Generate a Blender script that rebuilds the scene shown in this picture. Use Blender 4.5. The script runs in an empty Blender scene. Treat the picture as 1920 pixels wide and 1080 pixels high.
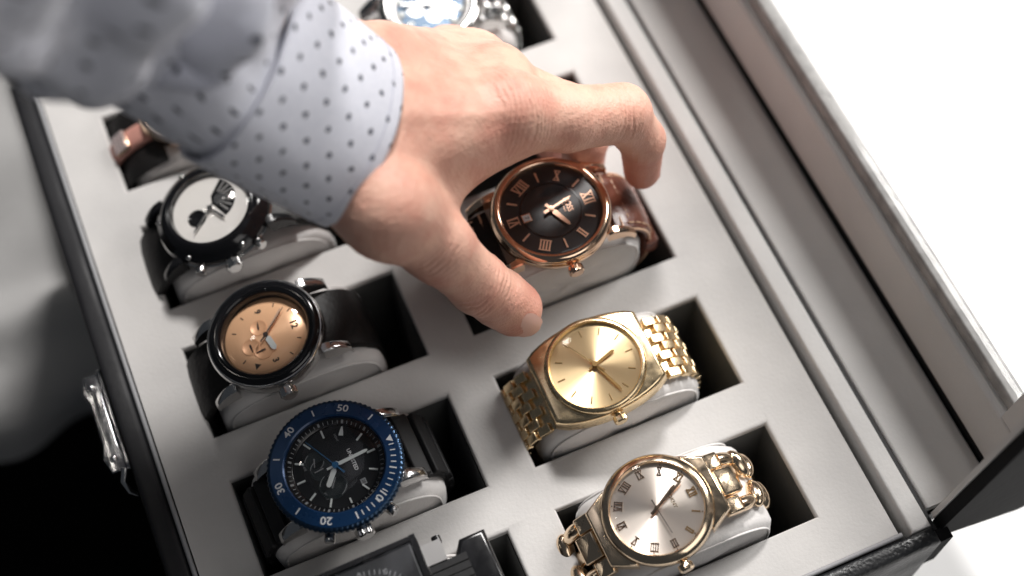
import bpy, math, random
import numpy as np
from mathutils import Matrix, Vector, noise as mnoise

S = 0.001                     # everything below is laid out in millimetres; the tray surface is z = 0
rnd = random.Random(7)
scene = bpy.context.scene
COL = scene.collection

# ------------------------------------------------------------------ camera
cam_d = bpy.data.cameras.new('camera'); cam = bpy.data.objects.new('camera', cam_d); COL.objects.link(cam)
RIGHT = Vector((0.91982, -0.39215, -0.01221)); DOWN = Vector((-0.35402, -0.81618, -0.45664)); FWD = Vector((0.16910, 0.42435, -0.88957))
CPOS = Vector((28.34, -347.13, 455.55))
m = Matrix((( RIGHT.x, -DOWN.x, -FWD.x), (RIGHT.y, -DOWN.y, -FWD.y), (RIGHT.z, -DOWN.z, -FWD.z))).to_4x4()
m.translation = CPOS * S
cam.matrix_world = m
cam_d.sensor_width = 36.0; cam_d.lens = 36.0 * 2693.1 / 1920.0
cam_d.clip_start = 0.01; cam_d.clip_end = 50.0
cam_d.dof.use_dof = True; cam_d.dof.focus_distance = 0.466; cam_d.dof.aperture_fstop = 3.9
scene.camera = cam

# ------------------------------------------------------------------ world, lamps, exposure
w = bpy.data.worlds.new('World'); scene.world = w; w.use_nodes = True
bg = w.node_tree.nodes['Background']; bg.inputs[0].default_value = (0.80, 0.88, 1.0, 1); bg.inputs[1].default_value = 0.035

def area(name, loc, target, sx, sy, power, color):
    l = bpy.data.lights.new(name, 'AREA'); l.shape = 'RECTANGLE'; l.size = sx; l.size_y = sy; l.energy = power; l.color = color
    o = bpy.data.objects.new(name, l); COL.objects.link(o)
    o.location = loc
    o.rotation_euler = (Vector(target) - Vector(loc)).to_track_quat('-Z', 'Y').to_euler()
    return o
area('window_light', (0.46, 0.54, 1.02), (0.12, -0.12, 0.0), 0.20, 0.20, 12.5, (1.0, 0.97, 0.945))
area('side_window', (0.95, 0.10, 0.66), (0.12, -0.12, 0.0), 0.36, 0.32, 8.5, (1.0, 0.975, 0.95))
area('front_fill', (0.55, -1.05, 1.15), (0.05, -0.12, 0.0), 0.9, 0.7, 2.2, (1.0, 0.96, 0.93))  # unseen fill lamp added on the camera side to lift watches and sleeve
for i, (lx, ly) in enumerate(((-0.45, 0.35), (-0.05, 0.75), (-0.62, 0.8))):
    area('glint_lamp', (lx, ly, 1.7), (0.0, -0.1, 0.0), 0.06, 0.06, 0.35, (1.0, 0.93, 0.84))  # unseen small lamps added overhead for crisp glints on the watches

vs = scene.view_settings
vs.view_transform = 'Standard'; vs.look = 'None'; vs.gamma = 1.0; vs.exposure = 0.5; vs.use_curve_mapping = False
scene.cycles.use_denoising = True
scene.cycles.max_bounces = 8; scene.cycles.transparent_max_bounces = 16
scene.cycles.sample_clamp_indirect = 6.0

# ------------------------------------------------------------------ materials
def mat(name, col, rough=0.5, metal=0.0, bump=None, bump2=None, var=None, coat=0.0, sheen=0.0, aniso=None, spec=0.5, sss=None, rvar=None, attr=None):
    """procedural Principled material. bump=(kind, scale per metre, distance in mm, strength); var=(scale, colour2, lo, hi)"""
    M = bpy.data.materials.new(name); M.use_nodes = True
    nt = M.node_tree; N = nt.nodes; L = nt.links
    p = N['Principled BSDF']
    p.inputs['Base Color'].default_value = (*col, 1); p.inputs['Roughness'].default_value = rough; p.inputs['Metallic'].default_value = metal
    p.inputs['Specular IOR Level'].default_value = spec
    p.inputs['Coat Weight'].default_value = coat; p.inputs['Coat Roughness'].default_value = 0.08
    p.inputs['Sheen Weight'].default_value = sheen; p.inputs['Sheen Roughness'].default_value = 0.4
    tc = N.new('ShaderNodeTexCoord')
    def tex(kind, scale):
        if kind == 'voronoi':
            t = N.new('ShaderNodeTexVoronoi'); t.feature = 'SMOOTH_F1'; t.inputs['Scale'].default_value = scale; out = t.outputs['Distance']
        elif kind == 'cells':
            t = N.new('ShaderNodeTexVoronoi'); t.feature = 'DISTANCE_TO_EDGE'; t.inputs['Scale'].default_value = scale; out = t.outputs['Distance']
        elif kind == 'check':
            t = N.new('ShaderNodeTexChecker'); t.inputs['Scale'].default_value = scale; out = t.outputs['Fac']
        else:
            t = N.new('ShaderNodeTexNoise'); t.inputs['Scale'].default_value = scale; t.inputs['Detail'].default_value = 5; out = t.outputs['Fac']
        L.new(tc.outputs['Object'], t.inputs['Vector'])
        return out
    last = None
    for b in (bump, bump2):
        if b:
            bn = N.new('ShaderNodeBump'); bn.inputs['Distance'].default_value = b[2] * S; bn.inputs['Strength'].default_value = b[3]
            L.new(tex(b[0], b[1]), bn.inputs['Height'])
            if last: L.new(last, bn.inputs['Normal'])
            last = bn.outputs['Normal']
    if last: L.new(last, p.inputs['Normal'])
    colout = None
    if var:
        sc, c2, lo, hi = var
        mp = N.new('ShaderNodeMapRange'); mp.inputs[1].default_value = lo; mp.inputs[2].default_value = hi
        L.new(tex('noise', sc), mp.inputs[0])
        mx = N.new('ShaderNodeMix'); mx.data_type = 'RGBA'
        mx.inputs['A'].default_value = (*col, 1); mx.inputs['B'].default_value = (*c2, 1)
        L.new(mp.outputs[0], mx.inputs['Factor']); colout = mx.outputs['Result']
    if attr:                                   # (attribute name, colour) blood tint over knuckles and tips
        an = N.new('ShaderNodeAttribute'); an.attribute_name = attr[0]
        mx = N.new('ShaderNodeMix'); mx.data_type = 'RGBA'
        if colout: L.new(colout, mx.inputs['A'])
        else: mx.inputs['A'].default_value = (*col, 1)
        mx.inputs['B'].default_value = (*attr[1], 1)
        L.new(an.outputs['Fac'], mx.inputs['Factor']); colout = mx.outputs['Result']
    if colout: L.new(colout, p.inputs['Base Color'])
    if rvar:
        mp = N.new('ShaderNodeMapRange'); mp.inputs[1].default_value = 0.3; mp.inputs[2].default_value = 0.7
        mp.inputs[3].default_value = rvar[1]; mp.inputs[4].default_value = rvar[2]
        L.new(tex('noise', rvar[0]), mp.inputs[0]); L.new(mp.outputs[0], p.inputs['Roughness'])
    if aniso:
        p.inputs['Anisotropic'].default_value = aniso[0]; p.inputs['Anisotropic Rotation'].default_value = aniso[1]
        tg = N.new('ShaderNodeTangent'); tg.direction_type = 'RADIAL'; tg.axis = 'Z'
        L.new(tg.outputs[0], p.inputs['Tangent'])
    if sss:
        p.inputs['Subsurface Weight'].default_value = sss[0]; p.inputs['Subsurface Radius'].default_value = (1.0, 0.36, 0.2)
        p.inputs['Subsurface Scale'].default_value = sss[1] * S
    return M

def glass_mat(name, tint=(1, 1, 1), ior=1.45, rough=0.0):
    """thin pane: clear transmission with a Fresnel reflection"""
    M = bpy.data.materials.new(name); M.use_nodes = True
    nt = M.node_tree; N = nt.nodes; L = nt.links
    N.remove(N['Principled BSDF'])
    tr = N.new('ShaderNodeBsdfTransparent'); tr.inputs[0].default_value = (*tint, 1)
    gl = N.new('ShaderNodeBsdfGlossy'); gl.inputs['Roughness'].default_value = rough
    lw = N.new('ShaderNodeLayerWeight'); lw.inputs[0].default_value = 0.5          # Schlick: the same from both sides of the pane
    pw = N.new('ShaderNodeMath'); pw.operation = 'POWER'; pw.inputs[1].default_value = 5.0; L.new(lw.outputs['Facing'], pw.inputs[0])
    fr = N.new('ShaderNodeMath'); fr.operation = 'MULTIPLY_ADD'; fr.inputs[1].default_value = 0.96; fr.inputs[2].default_value = ((ior-1)/(ior+1))**2; L.new(pw.outputs[0], fr.inputs[0])
    mx = N.new('ShaderNodeMixShader')
    L.new(fr.outputs[0], mx.inputs[0]); L.new(tr.outputs[0], mx.inputs[1]); L.new(gl.outputs[0], mx.inputs[2])
    L.new(mx.outputs[0], N['Material Output'].inputs['Surface'])
    return M

def shirt_mat(name):
    M = mat(name, (0.70, 0.71, 0.78), 0.8, bump=('noise', 1800, 0.06, 0.35), bump2=('noise', 60, 0.9, 0.35), sheen=0.25, var=(700, (0.64, 0.655, 0.73), 0.35, 0.7))
    nt = M.node_tree; N = nt.nodes; L = nt.links; p = N['Principled BSDF']
    src = p.inputs['Base Color'].links[0].from_socket
    uv = N.new('ShaderNodeUVMap')
    nz = N.new('ShaderNodeTexNoise'); nz.inputs['Scale'].default_value = 0.9; nz.inputs['Detail'].default_value = 2; L.new(uv.outputs[0], nz.inputs['Vector'])
    a0 = N.new('ShaderNodeVectorMath'); a0.operation = 'SUBTRACT'; L.new(nz.outputs['Color'], a0.inputs[0]); a0.inputs[1].default_value = (0.5, 0.5, 0.5)
    a1 = N.new('ShaderNodeVectorMath'); a1.operation = 'SCALE'; a1.inputs['Scale'].default_value = 1.3; L.new(a0.outputs[0], a1.inputs[0])
    a2 = N.new('ShaderNodeVectorMath'); a2.operation = 'ADD'; L.new(uv.outputs[0], a2.inputs[0]); L.new(a1.outputs[0], a2.inputs[1])
    masks = []
    for off in ((0, 0, 0), (5.7, 5.1, 0)):
        b0 = N.new('ShaderNodeVectorMath'); b0.operation = 'ADD'; L.new(a2.outputs[0], b0.inputs[0]); b0.inputs[1].default_value = off
        b1 = N.new('ShaderNodeVectorMath'); b1.operation = 'DIVIDE'; L.new(b0.outputs[0], b1.inputs[0]); b1.inputs[1].default_value = (11.4, 10.2, 1)
        b2 = N.new('ShaderNodeVectorMath'); b2.operation = 'FRACTION'; L.new(b1.outputs[0], b2.inputs[0])
        b3 = N.new('ShaderNodeVectorMath'); b3.operation = 'SUBTRACT'; L.new(b2.outputs[0], b3.inputs[0]); b3.inputs[1].default_value = (0.5, 0.5, 0)
        b4 = N.new('ShaderNodeVectorMath'); b4.operation = 'MULTIPLY'; L.new(b3.outputs[0], b4.inputs[0]); b4.inputs[1].default_value = (11.4, 10.2, 0)
        b5 = N.new('ShaderNodeVectorMath'); b5.operation = 'LENGTH'; L.new(b4.outputs[0], b5.inputs[0])
        mr = N.new('ShaderNodeMapRange'); mr.inputs[1].default_value = 0.98; mr.inputs[2].default_value = 0.85; L.new(b5.outputs['Value'], mr.inputs[0])
        masks.append(mr.outputs[0])
    mxm = N.new('ShaderNodeMath'); mxm.operation = 'MAXIMUM'; L.new(masks[0], mxm.inputs[0]); L.new(masks[1], mxm.inputs[1])
    mx = N.new('ShaderNodeMix'); mx.data_type = 'RGBA'; L.new(mxm.outputs[0], mx.inputs['Factor'])
    L.new(src, mx.inputs['A']); mx.inputs['B'].default_value = (0.010, 0.015, 0.035, 1)
    L.new(mx.outputs['Result'], p.inputs['Base Color'])
    return M

MT = dict(
    velvet=mat('grey_velvet', (0.555, 0.54, 0.525), 0.95, bump=('noise', 800, 0.25, 0.45), bump2=('noise', 30, 2.0, 0.3), sheen=0.35, var=(28, (0.47, 0.458, 0.448), 0.35, 0.7)),
    lit_velvet=mat('grey_velvet_brightened', (0.72, 0.705, 0.69), 0.95, bump=('noise', 800, 0.25, 0.45), bump2=('noise', 30, 2.0, 0.3), sheen=0.35, var=(28, (0.64, 0.63, 0.62), 0.35, 0.7)),  # the tray's velvet with light put into its colour, for the dim lid trough
    cushion=mat('cushion_suede', (0.66, 0.64, 0.625), 0.95, bump=('noise', 1100, 0.2, 0.5), bump2=('noise', 70, 1.2, 0.35), sheen=0.4, var=(80, (0.58, 0.56, 0.55), 0.35, 0.7)),
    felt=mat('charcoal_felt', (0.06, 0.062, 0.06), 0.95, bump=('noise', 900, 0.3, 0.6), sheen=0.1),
    leather=mat('black_leather', (0.012, 0.013, 0.015), 0.38, bump=('voronoi', 900, 0.35, 0.7), bump2=('noise', 120, 0.5, 0.3), rvar=(60, 0.3, 0.5)),
    smooth_leather=mat('black_smooth_leather', (0.010, 0.010, 0.012), 0.4, bump=('noise', 400, 0.15, 0.4), bump2=('noise', 25, 2.0, .3), rvar=(50, 0.45, 0.65), spec=.3),
    piping=mat('grey_edge_piping', (0.30, 0.30, 0.31), 0.6, bump=('noise', 700, 0.2, 0.5)),
    edge=mat('pane_edge_bead', (0.30, 0.295, 0.29), 0.6, bump=('noise', 300, 0.3, 0.4), var=(120, (0.42, 0.41, 0.40), 0.4, 0.6)),
    copper_print=mat('copper_print', (0.80, 0.48, 0.33), 0.35, 0.35),
    steel=mat('polished_steel', (0.62, 0.61, 0.60), 0.16, 1.0, rvar=(200, 0.10, 0.24)),
    brushed=mat('brushed_steel', (0.50, 0.49, 0.48), 0.34, 1.0, bump=('noise', 2500, 0.02, 0.4)),
    gold=mat('pale_gold', (0.85, 0.66, 0.41), 0.22, 1.0, rvar=(250, 0.18, 0.32)),
    gold_dial=mat('gold_sunburst_dial', (0.82, 0.62, 0.36), 0.36, 1.0, aniso=(0.85, 0.25)),
    rose=mat('rose_gold', (0.90, 0.63, 0.45), 0.14, 1.0, rvar=(250, 0.08, 0.2)),
    rosey=mat('yellow_rose_gold', (0.90, 0.71, 0.51), 0.15, 1.0, rvar=(250, 0.09, 0.22)),
    rose_dial=mat('silver_pink_sunburst_dial', (0.81, 0.73, 0.66), 0.38, 1.0, aniso=(0.8, 0.25)),
    copper_dial=mat('copper_dial', (1.0, 0.59, 0.34), 0.3, 0.25, aniso=(0.6, 0.25)),  # base colour raised to carry the dial's reflected glow
    copper_sub=mat('copper_subdial', (0.94, 0.52, 0.29), 0.4, 0.2),
    gun=mat('black_coated_metal', (0.008, 0.008, 0.009), 0.22, 0.0, rvar=(150, 0.15, 0.3), spec=.45),
    black=mat('matt_black', (0.008, 0.008, 0.009), 0.5),
    rubber=mat('black_rubber', (0.009, 0.009, 0.010), 0.6, spec=.35, bump=('noise', 600, 0.15, 0.4)),
    gloss_black=mat('glossy_black', (0.006, 0.006, 0.007), 0.1),
    dial_black=mat('charcoal_dial', (0.008, 0.009, 0.011), 0.5, spec=.3),
    dial_brown=mat('charcoal_roman_dial', (0.017, 0.0175, 0.019), 0.38, 0.2),
    dial_weave=mat('woven_centre_dial', (0.017, 0.0175, 0.019), 0.38, 0.25, bump=('check', 2300, 0.14, 0.9)),
    subdial=mat('faint_subdial', (0.020, 0.028, 0.030), 0.3, 0.4, bump=('noise', 900, 0.05, 0.3)),
    blue=mat('blue_bezel_insert', (0.007, 0.042, 0.125), 0.28, 0.3, coat=0.3, rvar=(120, 0.22, 0.38)),
    blue_metal=mat('blue_metal', (0.03, 0.16, 0.34), 0.25, 0.8),
    knurl=mat('dark_knurled_ring', (0.03, 0.06, 0.11), 0.3, 0.8),
    navy_dial=mat('navy_dial', (0.03, 0.06, 0.10), 0.3, 0.4),
    white=mat('white_print', (0.75, 0.76, 0.77), 0.5),
    lume=mat('pale_lume', (0.70, 0.74, 0.73), 0.45),
    grey_print=mat('grey_print', (0.28, 0.29, 0.30), 0.5),
    ink=mat('dark_ink', (0.035, 0.022, 0.016), 0.5),
    dark_gold=mat('dark_gold', (0.30, 0.18, 0.07), 0.3, 0.9),
    silver_dial=mat('silver_white_dial', (0.80, 0.76, 0.72), 0.28, 0.75),
    pearl_dial=mat('pearl_dial', (0.86, 0.83, 0.79), 0.25, 0.3),
    end_leather=mat('black_end_leather', (0.008, 0.008, 0.009), 0.75, bump=('noise', 400, 0.15, 0.4), bump2=('noise', 25, 2.0, .3), spec=.12),
    chrome=mat('dark_chrome', (0.30, 0.30, 0.31), 0.14, 1.0, rvar=(200, 0.1, 0.25)),
    crystal=mat('clear_crystals', (0.85, 0.75, 0.74), 0.08, 0.6),
    brown=mat('brown_leather', (0.17, 0.055, 0.032), 0.36, bump=('cells', 260, 0.6, 0.7), bump2=('noise', 900, 0.1, 0.4), var=(120, (0.09, 0.028, 0.018), 0.4, 0.7), coat=0.15),
    brown_edge=mat('tan_strap_edge', (0.62, 0.40, 0.27), 0.5),
    dark_strap=mat('dark_leather_strap', (0.008, 0.007, 0.007), 0.5, bump=('voronoi', 700, 0.25, 0.5), spec=.3),
    pink=mat('pink_leather', (0.55, 0.27, 0.22), 0.4, bump=('noise', 400, 0.2, 0.4)),
    skin=mat('skin', (0.76, 0.445, 0.335), 0.5, bump=('cells', 950, 0.18, 0.85), bump2=('noise', 300, 0.5, 0.45), var=(110, (0.66, 0.315, 0.235), 0.42, 0.72), sss=(0.07, 1.8), attr=('blush', (0.62, 0.25, 0.185))),
    nail=mat('fingernail', (0.84, 0.51, 0.42), 0.35, coat=0.15, sss=(0.1, 1.0)),
    shirt=shirt_mat('dotted_shirt_cotton'),
    thread=mat('shirt_thread', (0.50, 0.51, 0.60), 0.8),
    table=mat('white_table_top', (0.82, 0.82, 0.815), 0.5, bump=('noise', 400, 0.05, 0.3), var=(8, (0.79, 0.79, 0.785), 0.35, 0.7)),
    darkwood=mat('dark_bench_top', (0.010, 0.009, 0.009), 0.9, bump=('noise', 90, 0.5, 0.4), var=(30, (0.016, 0.014, 0.012), 0.4, 0.7), spec=0.1),
    cloth=mat('pale_grey_cloth', (0.42, 0.415, 0.41), 0.9, bump=('noise', 900, 0.3, 0.5), bump2=('noise', 40, 3.0, 0.4), sheen=0.2),
    glass=glass_mat('watch_crystal'),
    pane=glass_mat('lid_pane', (0.995, 0.997, 0.996), 1.33),
)

# ------------------------------------------------------------------ mesh helpers
class MB:
    def __init__(self): self.v = []; self.f = []; self.uv = {}
    def add(self, vs, fs, M=None):
        o = len(self.v)
        if M is not None: vs = [tuple(M @ Vector(p)) for p in vs]
        self.v += [tuple(p) for p in vs]; self.f += [tuple(i + o for i in f) for f in fs]
        return self
    def box(self, x0, x1, y0, y1, z0, z1, M=None):
        return self.add([(x0,y0,z0),(x1,y0,z0),(x1,y1,z0),(x0,y1,z0),(x0,y0,z1),(x1,y0,z1),(x1,y1,z1),(x0,y1,z1)],
                 [(3,2,1,0),(4,5,6,7),(0,1,5,4),(1,2,6,5),(2,3,7,6),(3,0,4,7)], M)
    def loft(self, rings, closed=True, cap0=False, cap1=False, M=None):
        n = len(rings[0]); vs = [p for r in rings for p in r]; fs = []
        for i in range(len(rings) - 1):
            for j in range(n if closed else n - 1):
                k = (j + 1) % n
                fs.append((i*n+j, i*n+k, (i+1)*n+k, (i+1)*n+j))
        if cap0: fs.append(tuple(reversed(range(n))))
        if cap1: fs.append(tuple(range((len(rings)-1)*n, len(rings)*n)))
        return self.add(vs, fs, M)
    def lathe(self, prof, seg=72, M=None, mod=None):
        rings = []
        for r, z in prof:
            rings.append([((r*(1 if mod is None else mod(r, z, 2*math.pi*k/seg)))*math.cos(2*math.pi*k/seg),
                           (r*(1 if mod is None else mod(r, z, 2*math.pi*k/seg)))*math.sin(2*math.pi*k/seg), z) for k in range(seg)])
        return self.loft(rings, True, prof[0][0] > 1e-6 and False, False, M)
    def disc(self, r, z, seg=72, M=None, th=0.0):
        ring = [(r*math.cos(2*math.pi*k/seg), r*math.sin(2*math.pi*k/seg), z) for k in range(seg)]
        if th: return self.loft([[(a, b, z-th) for a, b, c in ring], ring], True, True, True, M)
        return self.add(ring, [tuple(range(seg))], M)
    def prism(self, pts, z0, z1, M=None, bev=0.0):
        """outline (counter-clockwise) extruded, top edge bevelled"""
        n = len(pts); rings = [[(x, y, z0) for x, y in pts]]
        if bev:
            ins = []
            for i in range(n):
                a = Vector(pts[i-1]); b = Vector(pts[i]); c = Vector(pts[(i+1) % n])
                n1 = Vector((-(b-a).y, (b-a).x)).normalized(); n2 = Vector((-(c-b).y, (c-b).x)).normalized()
                nn = (n1+n2); nn = nn.normalized() * min(2.0, 1.0/max(0.35, nn.normalized().dot(n1)))
                ins.append(nn)
            for t in (0.0, 0.35, 0.7, 1.0):
                a = t*math.pi/2
                rings.append([(p[0]+ins[i].x*bev*(1-math.cos(a)), p[1]+ins[i].y*bev*(1-math.cos(a)), z1-bev+bev*math.sin(a)) for i, p in enumerate(pts)])
        else: rings.append([(x, y, z1) for x, y in pts])
        return self.loft(rings, True, True, True, M)
    def tube(self, pts, r, seg=8, closed=False, M=None):
        pts = [Vector(p) for p in pts]; n = len(pts); rings = []
        up = Vector((0.123, 0.31, 0.94)).normalized()
        for i, p in enumerate(pts):
            a = pts[i-1] if (i > 0 or closed) else p; b = pts[(i+1) % n] if (i < n-1 or closed) else p
            t = (b-a).normalized(); x = up.cross(t)
            if x.length < 1e-4: x = Vector((1, 0, 0)).cross(t)
            x.normalize(); y = t.cross(x); up = y
            rr = r[i] if isinstance(r, (list, tuple)) else r
            rings.append([tuple(p + (x*math.cos(2*math.pi*k/seg) + y*math.sin(2*math.pi*k/seg))*rr) for k in range(seg)])
        if closed: rings.append(rings[0])
        return self.loft(rings, True, not closed, not closed, M)
    def sphere(self, c, r, seg=12, ring=8, M=None, sc=(1, 1, 1)):
        rings = []
        for i in range(ring+1):
            a = -math.pi/2 + math.pi*i/ring
            rings.append([(c[0]+sc[0]*r*math.cos(a)*math.cos(2*math.pi*k/seg), c[1]+sc[1]*r*math.cos(a)*math.sin(2*math.pi*k/seg), c[2]+sc[2]*r*math.sin(a)) for k in range(seg)])
        return self.loft(rings, True, False, False, M)
    def mesh(self, name, smooth=None):
        me = bpy.data.meshes.new(name)
        me.from_pydata([(a*S, b*S, c*S) for a, b, c in self.v], [], self.f)
        me.validate(); me.update()
        if smooth is not None:
            for p in me.polygons: p.use_smooth = True
            if smooth < 179: me.set_sharp_from_angle(angle=math.radians(smooth))
        return me
    def build(self, name, material, parent=None, smooth=35, fix=True):
        me = self.mesh(name, smooth)
        if fix:
            import bmesh
            bm = bmesh.new(); bm.from_mesh(me); bmesh.ops.remove_doubles(bm, verts=bm.verts, dist=1e-7)
            bmesh.ops.recalc_face_normals(bm, faces=bm.faces); bm.to_mesh(me); bm.free()
        me.materials.append(MT[material] if isinstance(material, str) else material)
        o = bpy.data.objects.new(name, me); COL.objects.link(o); o.parent = parent
        return o

def empty(name, loc=(0, 0, 0), rot=(0, 0, 0), **tags):
    o = bpy.data.objects.new(name, None); o.empty_display_size = 0.01; COL.objects.link(o)
    o.location = Vector(loc) * S; o.rotation_euler = [math.radians(a) for a in rot]
    for k, v in tags.items(): o[k] = v
    return o
def share(name, me, parent, M):
    o = bpy.data.objects.new(name, me); COL.objects.link(o); o.parent = parent
    M = M.copy(); M.translation = M.translation * S; o.matrix_local = M
    return o
def Rz(a): return Matrix.Rotation(math.radians(a), 4, 'Z')
def T(x, y, z): return Matrix.Translation((x, y, z))
def clock(deg, r, z=0.0): return T(0, 0, z) @ Rz(-deg) @ T(0, r, 0)      # local frame on the dial: +y points outwards
def text(s, size, M, mb=None, th=0.06, bold=0.0):
    cu = bpy.data.curves.new('t', 'FONT'); cu.body = s; cu.size = size; cu.align_x = 'CENTER'; cu.align_y = 'CENTER'; cu.resolution_u = 3; cu.extrude = th; cu.offset = bold
    ob = bpy.data.objects.new('t', cu)
    me = ob.to_mesh()
    mb = mb or MB()
    mb.add([tuple(v.co) for v in me.vertices], [tuple(p.vertices) for p in me.polygons], M)
    ob.to_mesh_clear(); bpy.data.objects.remove(ob); bpy.data.curves.remove(cu)
    return mb
def bar(deg, r0, r1, wd, z, h, mb=None, taper=1.0):
    mb = mb or MB(); M = T(0, 0, z) @ Rz(-deg)
    mb.add([(-wd/2, r0, 0), (wd/2, r0, 0), (wd/2*taper, r1, 0), (-wd/2*taper, r1, 0), (-wd/2*.75, r0, h), (wd/2*.75, r0, h), (wd/2*taper*.75, r1, h), (-wd/2*taper*.75, r1, h)],
           [(3,2,1,0),(4,5,6,7),(0,1,5,4),(1,2,6,5),(2,3,7,6),(3,0,4,7)], M)
    return mb
def roman(s, hgt, M, th=0.25, sw=0.42, mb=None, pitch=1.0):
    mb = mb or MB(); wds = {'I': 0.95*pitch, 'V': 2.3*pitch, 'X': 2.2*pitch}
    tot = sum(wds[c] for c in s); x = -tot/2; h = hgt/2
    def seg(x0, x1, wd):
        mb.add([(x0-wd/2, -h, 0), (x0+wd/2, -h, 0), (x1+wd/2, h, 0), (x1-wd/2, h, 0), (x0-wd/2, -h, th), (x0+wd/2, -h, th), (x1+wd/2, h, th), (x1-wd/2, h, th)],
               [(3,2,1,0),(4,5,6,7),(0,1,5,4),(1,2,6,5),(2,3,7,6),(3,0,4,7)], M)
    for c in s:
        wd = wds[c]; cx = x + wd/2
        if c == 'I': seg(cx, cx, sw)
        elif c == 'V': seg(cx, cx-wd*.33, sw); seg(cx, cx+wd*.33, sw*.7)
        else: seg(cx+wd*.33, cx-wd*.33, sw); seg(cx-wd*.33, cx+wd*.33, sw*.6)
        x += wd
    for sy in (-1, 1): mb.box(-tot/2+.1, tot/2-.1, sy*h-.13, sy*h+.13, 0, th*.9, M)
    return mb

# ------------------------------------------------------------------ the box
# windows of the tray: 78 x 35.6 mm, column pitch 95.8, row pitch 52.9
WW, WH, PU, PV = 78.0, 35.65, 95.79, 52.89
jit = lambda: rnd.uniform(-.45, .45)
HOLES = [(c*PU+jit(), c*PU+WW+jit(), -(r*PV+WH)+jit(), -r*PV+jit()) for c in range(2) for r in range(5)]
TX0, TX1, TY0, TY1 = -19.0, 195.3, -263.0, 18.0

box_root = empty('watch_box', (0, 0, -75), label='open black leather watch box with pale grey velvet tray and glazed lid', category='watch box')
BZ = T(0, 0, 75)                                         # tray level above the box's base

def rrect(x0, x1, y0, y1, r, n=6):
    pts = []
    for cx, cy, a0 in ((x1-r, y1-r, 0), (x0+r, y1-r, 90), (x0+r, y0+r, 180), (x1-r, y0+r, 270)):
        for k in range(n+1):
            a = math.radians(a0+90*k/n); pts.append((cx+r*math.cos(a), cy+r*math.sin(a)))
    return pts
def tray():
    mb = MB(); r = 1.3
    hs = [(a-r, b+r, c-r, d+r) for a, b, c, d in HOLES]
    xs = sorted({TX0, TX1, *[h[0] for h in hs], *[h[1] for h in hs]}); ys = sorted({TY0, TY1, *[h[2] for h in hs], *[h[3] for h in hs]})
    # refine so the sheet can sag a little between the windows
    def refine(v):
        out = []
        for a, b in zip(v[:-1], v[1:]):
            n = max(1, int((b-a)/6)); out += [a+(b-a)*k/n for k in range(n)]
        return out+[v[-1]]
    xs = refine(xs); ys = refine(ys)
    def zz(x, y):
        e = min(x-TX0, TX1-x, y-TY0, TY1-y)
        lip = 1.2*max(0, 1-e/3.0) if x < 100 else 0
        return lip
    idx = {}
    for i, x in enumerate(xs):
        for j, y in enumerate(ys): idx[i, j] = len(mb.v); mb.v.append((x, y, zz(x, y)))
    for i in range(len(xs)-1):
        for j in range(len(ys)-1):
            cx = (xs[i]+xs[i+1])/2; cy = (ys[j]+ys[j+1])/2
            if any(h[0] < cx < h[1] and h[2] < cy < h[3] for h in hs): continue
            mb.f.append((idx[i, j], idx[i+1, j], idx[i+1, j+1], idx[i, j+1]))
    for a, b, c, d in HOLES:
        rings = []
        for k in range(5):
            t = math.pi/2*k/4; e = r*(1-math.sin(t)); z = -r*(1-math.cos(t))
            rings.append([(a-e, c-e, z), (b+e, c-e, z), (b+e, d+e, z), (a-e, d+e, z)])
        rings.append([(a, c, -2.6), (b, c, -2.6), (b, d, -2.6), (a, d, -2.6)])
        mb.loft(rings)
    # the sheet's outer edge is turned down
    mb.loft([[(TX0, TY0, 1.2), (TX1, TY0, 0), (TX1, TY1, 0), (TX0, TY1, 1.2)], [(TX0, TY0, -6), (TX1, TY0, -6), (TX1, TY1, -6), (TX0, TY1, -6)]])
    for i, (x, y, z) in enumerate(mb.v): mb.v[i] = (x, y, z+75)
    return mb.build('tray', 'velvet', box_root, 40)
tray()
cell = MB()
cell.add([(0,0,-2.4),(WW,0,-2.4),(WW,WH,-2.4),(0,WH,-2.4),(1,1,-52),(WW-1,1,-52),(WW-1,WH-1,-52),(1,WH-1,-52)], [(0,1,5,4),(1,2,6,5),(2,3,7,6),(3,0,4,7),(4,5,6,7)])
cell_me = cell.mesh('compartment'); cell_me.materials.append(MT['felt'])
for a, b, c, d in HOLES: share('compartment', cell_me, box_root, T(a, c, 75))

# walls: left, front, far and hinge side, each of rounded section
def wall(name, material, x0, x1, y0, y1, ztop, r, z0=-75.0, parent=box_root):
    """box wall whose top edges are rolled over with radius r"""
    mb = MB(); rings = [[(x0, y0, z0), (x1, y0, z0), (x1, y1, z0), (x0, y1, z0)]]
    for k in range(6):
        a = math.pi/2*k/5; e = r*(1-math.cos(a)); z = ztop-r+r*math.sin(a)
        rings.append([(x0+e, y0+e, z), (x1-e, y0+e, z), (x1-e, y1-e, z), (x0+e, y1-e, z)])
    mb.loft(rings, True, True, True, BZ)
    return mb.build(name, material, parent, 40)
wall('side_wall', 'smooth_leather', -29.2, -21.2, -271.0, 26.5, 2.2, 2.6)
wall('front_wall', 'leather', -21.1, 206.8, -271.0, -265.0, 1.6, 2.4)
wall('far_wall', 'leather', -21.1, 206.8, 20.0, 26.5, 1.6, 2.4)
wall('hinge_wall', 'lit_velvet', 199.2, 206.6, -264.9, 19.9, 0.6, 1.4)
MB().box(-21, 199, -264.8, 19.8, -74.9, -72, BZ).build('base_panel', 'leather', box_root)
pp = MB(); pp.tube([(-20.3, 18, 1.0), (-20.3, -80, 1.0), (-20.3, -180, 1.0), (-20.3, -263.6, 1.0), (60, -263.9, 0.6), (196, -263.9, 0.4)], 0.85, 8, M=BZ)
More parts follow.
